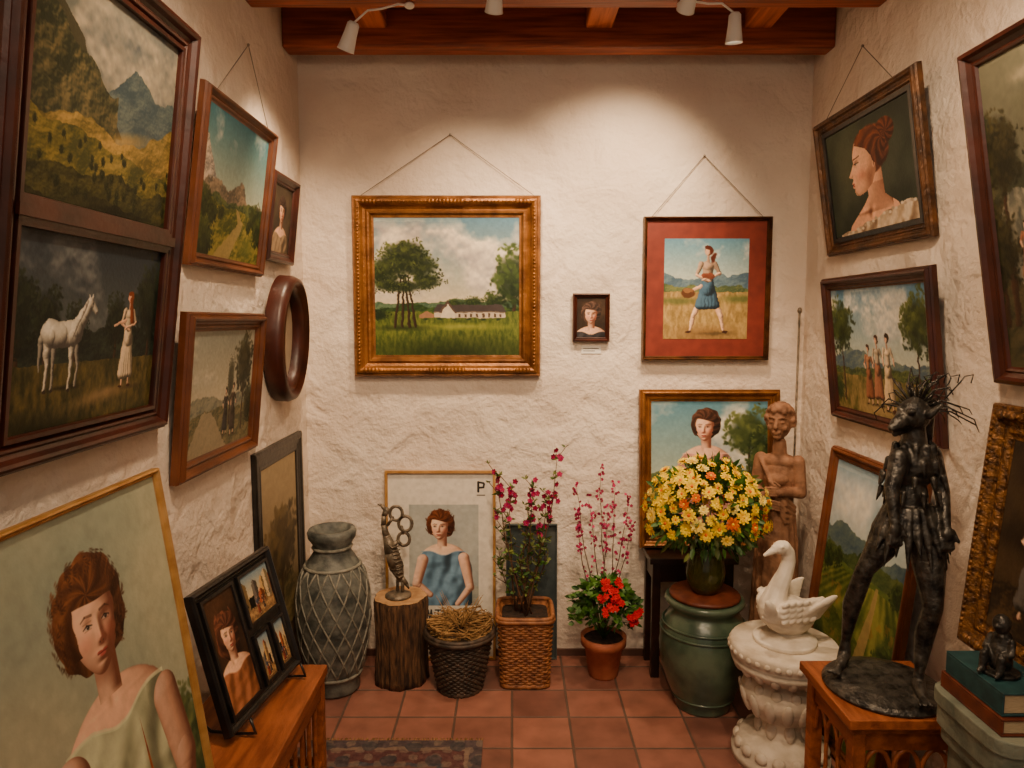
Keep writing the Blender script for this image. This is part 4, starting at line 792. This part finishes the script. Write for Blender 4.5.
head((-.002,-.005,1.268),.8,90); b.ell((0,.055,1.30),(.033,.028,.033),T)
for i in range(16):   # robe folds, skirt and bodice
    a=2*math.pi*i/16; b.chain([(.072*math.cos(a),.062*math.sin(a),.86),(.088*math.cos(a),.078*math.sin(a),.72),(.098*math.cos(a+.1),.094*math.sin(a+.1),.4),(.114*math.cos(a+.15),.114*math.sin(a+.15),.05)],[.007,.009,.012,.014],T,8)
for k in range(5): b.chain([(-.075+.01*k,-.03,1.09-.012*k),(-.02+.01*k,-.07,1.0-.03*k),(.05,-.062,.93-.028*k),(.078,0,.88-.02*k)],[.007,.009,.009,.007],T,8)
b.tube([(.073*math.cos(i*math.pi/12),.062*math.sin(i*math.pi/12),.875) for i in range(24)],.009,T,6,closed=True)
b.lathe([(0,0),(.125,0),(.125,.03),(.112,.05),(0,.05)],T)
b.build('carved_woman_statue',remesh=.004,smooth=1,M=Matrix.Translation((1.235,3.19,0))@Matrix.Rotation(-.6,4,'Z'))
b=MB(); b.lathe([(0,0),(.035,0),(.03,.01),(.006,.015)],M_IRON); b.tube([(0,0,.01),(0,0,1.77)],.0055,M_IRON,8); b.ell((0,0,1.78),(.011,.011,.016),M_IRON); b.build('thin_metal_pole',M=Matrix.Translation((1.39,3.40,0)))

# ------------------------------------------------------------------ white pedestal + goose
b=MB(); pp=[(0,0),(.185,0),(.187,.03),(.165,.045),(.172,.07),(.15,.09),(.1,.11),(.082,.14),(.09,.17),(.12,.2),(.15,.25),(.155,.29),(.13,.32),(.11,.335),(.12,.35),(.17,.37),(.195,.395),(.2,.41),(.19,.42),(.205,.435),(.207,.465),(.198,.478),(0,.48)]
b.lathe(pp,M_WHST,seg=56)
def petals(z,r,n,h,w,t,lean):
    for i in range(n):
        a=2*math.pi*i/n; Rm=Matrix.Rotation(a,3,'Z')@Matrix.Rotation(lean,3,'Y'); b.ell((r*math.cos(a),r*math.sin(a),z),(t,w,h),M_WHST,rot=Rm,seg=10,ring=7)
petals(.245,.145,14,.055,.022,.013,.35); petals(.385,.178,18,.03,.02,.013,.5); petals(.065,.168,16,.022,.026,.014,-.3); petals(.15,.09,8,.04,.022,.014,-.2); petals(.45,.205,34,.012,.012,.008,0); petals(.31,.135,12,.022,.022,.014,-.4)
b.build('carved_white_pedestal',M=Matrix.Translation((1.07,2.65,0)))
b=MB(); m=M_SWAN
b.lathe([(0,0),(.12,0),(.12,.015),(.09,.03),(0,.03)],m)
b.ell((.01,0,.105),(.115,.075,.078),m,rot=Matrix.Rotation(.2,3,'Y')); b.ell((-.05,0,.135),(.066,.06,.075),m); b.chain([(.08,0,.11),(.13,0,.13),(.165,0,.15)],[.05,.03,.012],m)
npt=[(-.055,0,.16),(-.035,0,.22),(-.008,0,.275),(.006,0,.32),(.002,0,.355),(-.018,0,.378)]
b.chain(npt,[.052,.038,.030,.026,.025,.026],m); b.ell((-.03,0,.378),(.036,.026,.027),m); b.chain([(-.055,0,.372),(-.08,0,.362),(-.102,0,.353)],[.017,.012,.007],m); b.ell((-.062,0,.382),(.011,.012,.009),m)
for s_ in (-1,1):
    b.ell((-.042,s_*.024,.386),(.006,.005,.006),m,seg=8,ring=6)
    for i in range(8):
        b.ell((.035+.010*i,s_*(.070+.004*i),.115+.010*i),(.075-.003*i,.011,.015),m,rot=Matrix.Rotation(-.02-.05*i,3,'Y'))
    b.ell((-.02,s_*.068,.145),(.068,.02,.05),m)
    for i in range(5):
        for j in range(4): b.ell((-.06+.03*i,s_*(.082),.115+.022*j),(.019,.009,.011),m,seg=8,ring=6,rot=Matrix.Rotation(-.4,3,'Y'))
for i in range(5): b.ell((-.095-.006*i,-.05-.006*i,.115+.016*i),(.05-.004*i,.012,.015),m,rot=Matrix.Rotation(.35+.12*i,3,'Y'))
b.build('goose_statue',remesh=.0035,smooth=1,M=Matrix.Translation((1.072,2.65,.48))@Matrix.Rotation(.25,4,'Z'))

# ------------------------------------------------------------------ carved stool + bronze creature
b=MB(); X0,X1,Y0,Y1,H=.962,1.335,1.895,2.25,.6
b.box(X0,X1,Y0,Y1,H-.03,H,M_ORW); b.box(X0+.015,X1-.015,Y0+.015,Y1-.015,H-.05,H-.03,M_ORW)
for x in (X0+.02,X1-.06):
    for y in (Y0+.02,Y1-.06): b.box(x,x+.04,y,y+.04,0,H-.05,M_ORW)
for z0,z1 in ((.49,.55),(.1,.13)):
    b.box(X0+.03,X1-.03,Y0+.03,Y0+.045,z0,z1,M_ORW); b.box(X0+.03,X1-.03,Y1-.045,Y1-.03,z0,z1,M_ORW); b.box(X0+.03,X0+.045,Y0+.03,Y1-.03,z0,z1,M_ORW); b.box(X1-.045,X1-.03,Y0+.03,Y1-.03,z0,z1,M_ORW)
for side in range(2):
    for k in range(3):
        L=(X1-X0-.12) if side==0 else (Y1-Y0-.12); w=L/3; pts=[]
        for i in range(13):
            a=math.pi*i/12; u=w*(k+.5)-w*.5*math.cos(a); z=.40+.09*math.sin(a); pts.append((X0+.06+u,Y0+.037,z) if side==0 else (X0+.037,Y0+.06+u,z))
        b.tube(pts,.008,M_ORW,6)
        u=w*k; p=(X0+.06+u,Y0+.037) if side==0 else (X0+.037,Y0+.06+u); b.tube([(p[0],p[1],.13),(p[0],p[1],.42)],.007,M_ORW,6)
b.build('carved_wood_stool',bevel=.004)
b=MB(); m=M_BRZ
b.lathe([(0,.6),(.172,.6),(.176,.608),(.165,.62),(.12,.632),(0,.636)],m,(1.15,2.075,0),seg=44)
def limb(pts,rs): b.chain(pts,rs,m)
limb([(1.175,2.1,1.12),(1.13,2.09,1.04),(1.09,2.10,.97),(1.075,2.14,.84),(1.075,2.17,.71)],[.046,.043,.027,.028,.014])
limb([(1.075,2.175,.66),(1.05,2.14,.65),(1.025,2.11,.645)],[.02,.017,.011]); limb([(1.075,2.17,.71),(1.075,2.175,.66)],[.014,.02])
limb([(1.24,2.07,1.12),(1.245,2.03,1.0),(1.245,2.0,.89),(1.235,2.02,.79),(1.215,2.0,.69)],[.05,.045,.027,.028,.014])
limb([(1.215,2.0,.69),(1.215,2.005,.655),(1.2,1.965,.65),(1.19,1.935,.645)],[.014,.02,.017,.011])
for (cx,cy,dx,dy) in ((1.025,2.11,-.7,-.7),(1.19,1.935,-.3,-1)):
    for k in (-1,0,1): b.cap((cx,cy,.645),(cx+dx*.035+k*.016*-dy,cy+dy*.035+k*.016*dx,.642),.01,.006,m,8)
b.ell((1.205,2.08,1.13),(.068,.055,.055),m); b.ell((1.205,2.08,1.20),(.052,.045,.07),m); b.ell((1.21,2.08,1.30),(.074,.055,.072),m); limb([(1.21,2.08,1.34),(1.2,2.07,1.41)],[.04,.032])
b.ell((1.195,2.065,1.455),(.048,.043,.05),m); limb([(1.165,2.05,1.445),(1.132,2.035,1.432),(1.112,2.028,1.422)],[.032,.021,.012]); limb([(1.16,2.05,1.418),(1.125,2.035,1.402)],[.017,.009])
b.ell((1.162,2.018,1.47),(.013,.011,.01),m); b.ell((1.15,2.055,1.472),(.012,.01,.009),m); limb([(1.215,2.02,1.46),(1.235,2.0,1.49)],[.014,.006])
limb([(1.15,2.05,1.33),(1.115,2.02,1.24),(1.11,1.985,1.15)],[.028,.021,.014]); limb([(1.268,2.09,1.33),(1.295,2.07,1.22),(1.275,2.01,1.13)],[.03,.022,.014])
for (x,y,z) in ((1.11,1.98,1.14),(1.275,2.0,1.12)):
    b.ell((x,y,z-.01),(.018,.012,.022),m)
    for k in range(4): b.chain([(x-.014+.009*k,y,z-.025),(x-.016+.011*k,y-.006,z-.05),(x-.014+.01*k,y+.002,z-.066+.004*abs(k-1.5))],[.006,.005,.004],m,6)
    b.cap((x+.016,y,z),(x+.028,y-.01,z-.03),.006,.005,m,6)
for i in range(22):
    a=2*math.pi*i/22; p=Vector((1.205+.062*math.cos(a),2.08+.052*math.sin(a),1.17)); b.chain([p,p+Vector((.03*math.cos(a),.025*math.sin(a),-.07)),p+Vector((.055*math.cos(a),.05*math.sin(a),-.13-.035*(i%2)))],[.012,.013,.003],m,6)
for i in range(10):
    for j in range(4):
        a=2*math.pi*i/10+j*.3; z=1.36-.045*j; r=.055+.016*min(j,2); b.chain([(1.21+r*math.cos(a),2.08+r*.75*math.sin(a),z),(1.21+(r+.012)*math.cos(a),2.08+(r+.012)*.75*math.sin(a),z-.04)],[.01,.003],m,6)
b.chain([(1.195,2.065,1.49),(1.24,2.09,1.46),(1.255,2.1,1.38)],[.02,.03,.02],m)
root=empty('bronze_creature_statue'); b.build('body',root,remesh=.0038,smooth=1)
b=MB()
for i in range(46):
    a=random.uniform(-.9,2.6); el=random.uniform(.0,1.25); d=Vector((math.cos(a)*math.cos(el),math.sin(a)*math.cos(el),math.sin(el))); p=Vector((1.205,2.075,1.465)); L=random.uniform(.05,.11)
    e=p+d*(.04+L)+Vector((.02,0,-.04*math.cos(el))); b.tube([p+d*.03,p+d*(.04+L*.5),e,e+Vector((.01,0,-.03*random.random()))],[.003,.0025,.002,.0012],M_BRZ,5)
for k in range(5):
    p=Vector((1.2+.02*k,2.06,1.50)); q=p+Vector((.02*k-.03,-.01,.07)); b.tube([p,p.lerp(q,.6)+Vector((.01,0,.01)),q,q+Vector((.025,0,.005)),q+Vector((.02,0,-.02))],.0022,M_BRZ,5)
b.build('wire_mane',root)

# ------------------------------------------------------------------ stone plinth, books, figurine
b=MB()
for hw,z0,z1 in ((.15,0,.06),(.14,.06,.09),(.12,.09,.60),(.135,.60,.64),(.145,.64,.70),(.152,.70,.74)): b.lathe([(0,z0),(hw,z0),(hw,z1),(0,z1)],M_GRST,(1.30,1.71,0),seg=60,smooth=False,sq=6)
b.build('stone_plinth',bevel=.004)
def book(name,x0,x1,y0,y1,z0,z1,m):
    b=MB(); t=.006; b.box(x0,x1,y0,y1,z0,z0+t,m); b.box(x0,x1,y0,y1,z1-t,z1,m); b.box(x0,x0+t,y0,y1,z0+t,z1-t,m); b.box(x0+t,x1-.005,y0+.005,y1-.005,z0+t,z1-t,M_PAGE); b.build(name,bevel=.002)
book('book',1.17,1.325,1.59,1.83,.741,.785,M_BRBK); book('book.001',1.175,1.32,1.6,1.82,.786,.845,M_TEAL)
b=MB(); b.lathe([(0,0),(.045,0),(.045,.008),(0,.01)],m)
b.chain([(0,0,.03),(0,0,.06),(.005,0,.09)],[.028,.024,.022],m); b.ell((-.004,0,.128),(.021,.021,.025),m); b.chain([(.003,0,.095),(0,0,.11)],[.012,.011],m); b.ell((-.026,0,.125),(.006,.005,.005),m)
for s_ in (-1,1):
    b.chain([(0,.015*s_,.03),(-.035,.02*s_,.05),(-.04,.02*s_,.014),(-.055,.02*s_,.01)],[.014,.011,.009,.006],m); b.chain([(0,.024*s_,.088),(-.012,.03*s_,.06),(-.035,.016*s_,.06)],[.009,.008,.006],m)
b.build('bronze_figurine',remesh=.0026,smooth=1,M=Matrix.Translation((1.235,1.7,.846))@Matrix.Rotation(.5,4,'Z'))

# ------------------------------------------------------------------ spot lamps, some added out of view, and added fill
def aim(o,target): o.rotation_euler=(Vector(target)-Vector(o.location)).to_track_quat('-Z','Y').to_euler()
def lamp(i,pos,target,mount,power,ang=75,blend=1.,aimv=None):
    nm='track_spotlight'+('' if i==0 else '.%03d'%i); root=empty(nm); pos=Vector(pos); d=(Vector(target)-pos).normalized()
    Rq=d.to_track_quat('-Z','Y').to_matrix().to_4x4(); b=MB()
    b.lathe([(0,.045),(.016,.044),(.023,.035),(.025,0),(.032,-.058),(.034,-.064),(.031,-.064),(.027,-.048),(0,-.04)],M_LAMP,seg=28); b.lathe([(0,-.045),(.025,-.047)],M_EM,seg=20)
    b.build('shade',root,M=Matrix.Translation(pos)@Rq)
    b=MB(); mt=Vector(mount); top=pos-d*.04; mid=(mt+top)/2+Vector((0,0,.02)); b.tube([top,top.lerp(mid,.5)+Vector((0,0,.02)),mid,mt.lerp(mid,.4)+Vector((0,0,.01)),mt],.004,M_LAMP,6); b.ell(mt,(.02,.02,.012),M_LAMP); b.build('arm',root)
    L=bpy.data.lights.new('spot','SPOT'); L.energy=power; L.spot_size=math.radians(ang); L.spot_blend=blend; L.color=(1,.70,.43); L.shadow_soft_size=.05
    lo=bpy.data.objects.new('spot_source',L); sc.collection.objects.link(lo); lo.location=pos+d*.08; aim(lo,target); lo.parent=root
lamp(0,(-.62,2.8,2.83),(-1.0,3.1,2.0),(-.4,2.85,2.955),54,95)
lamp(1,(-.06,2.62,2.90),(-.2,3.5,1.8),(-.06,2.62,3.19),84,88)
lamp(2,(.64,2.62,2.90),(.5,3.5,2.15),(.64,2.62,3.19),122,84)
lamp(3,(.86,2.82,2.87),(.92,3.1,.9),(.66,2.84,2.955),88)
lamp(4,(-.2,1.5,2.98),(-1.0,2.2,1.6),(-.2,1.5,3.19),82,100)  # added spot out of view, brightens the left wall
lamp(5,(.6,1.5,2.98),(1.4,2.4,1.6),(.6,1.5,3.19),82,100)  # added spot out of view, brightens the right wall
lamp(6,(.2,1.1,2.98),(.3,3.0,.2),(.2,1.1,3.19),112,85)  # added spot out of view, brightens the floor towards the back
A=bpy.data.lights.new('added_fill_light','AREA'); A.energy=22; A.size=1.6; A.size_y=.8; A.shape='RECTANGLE'; A.color=(1,.77,.54)  # unseen area light added as soft fill above the camera
ao=bpy.data.objects.new('added_fill_light',A); sc.collection.objects.link(ao); ao.location=(.2,.1,2.95); aim(ao,(.2,2.6,.6))
w=bpy.data.worlds.new('w'); sc.world=w; w.use_nodes=True; w.node_tree.nodes['Background'].inputs[0].default_value=(1,.83,.66,1); w.node_tree.nodes['Background'].inputs[1].default_value=.34

# ------------------------------------------------------------------ camera
cam=bpy.data.cameras.new('camera'); co=bpy.data.objects.new('camera',cam); sc.collection.objects.link(co)
cam.sensor_width=36; cam.lens=36*700/1024; cam.clip_start=.05
co.location=(0,0,1.735); co.rotation_euler=(R90-math.atan(64/700),0,0); sc.camera=co
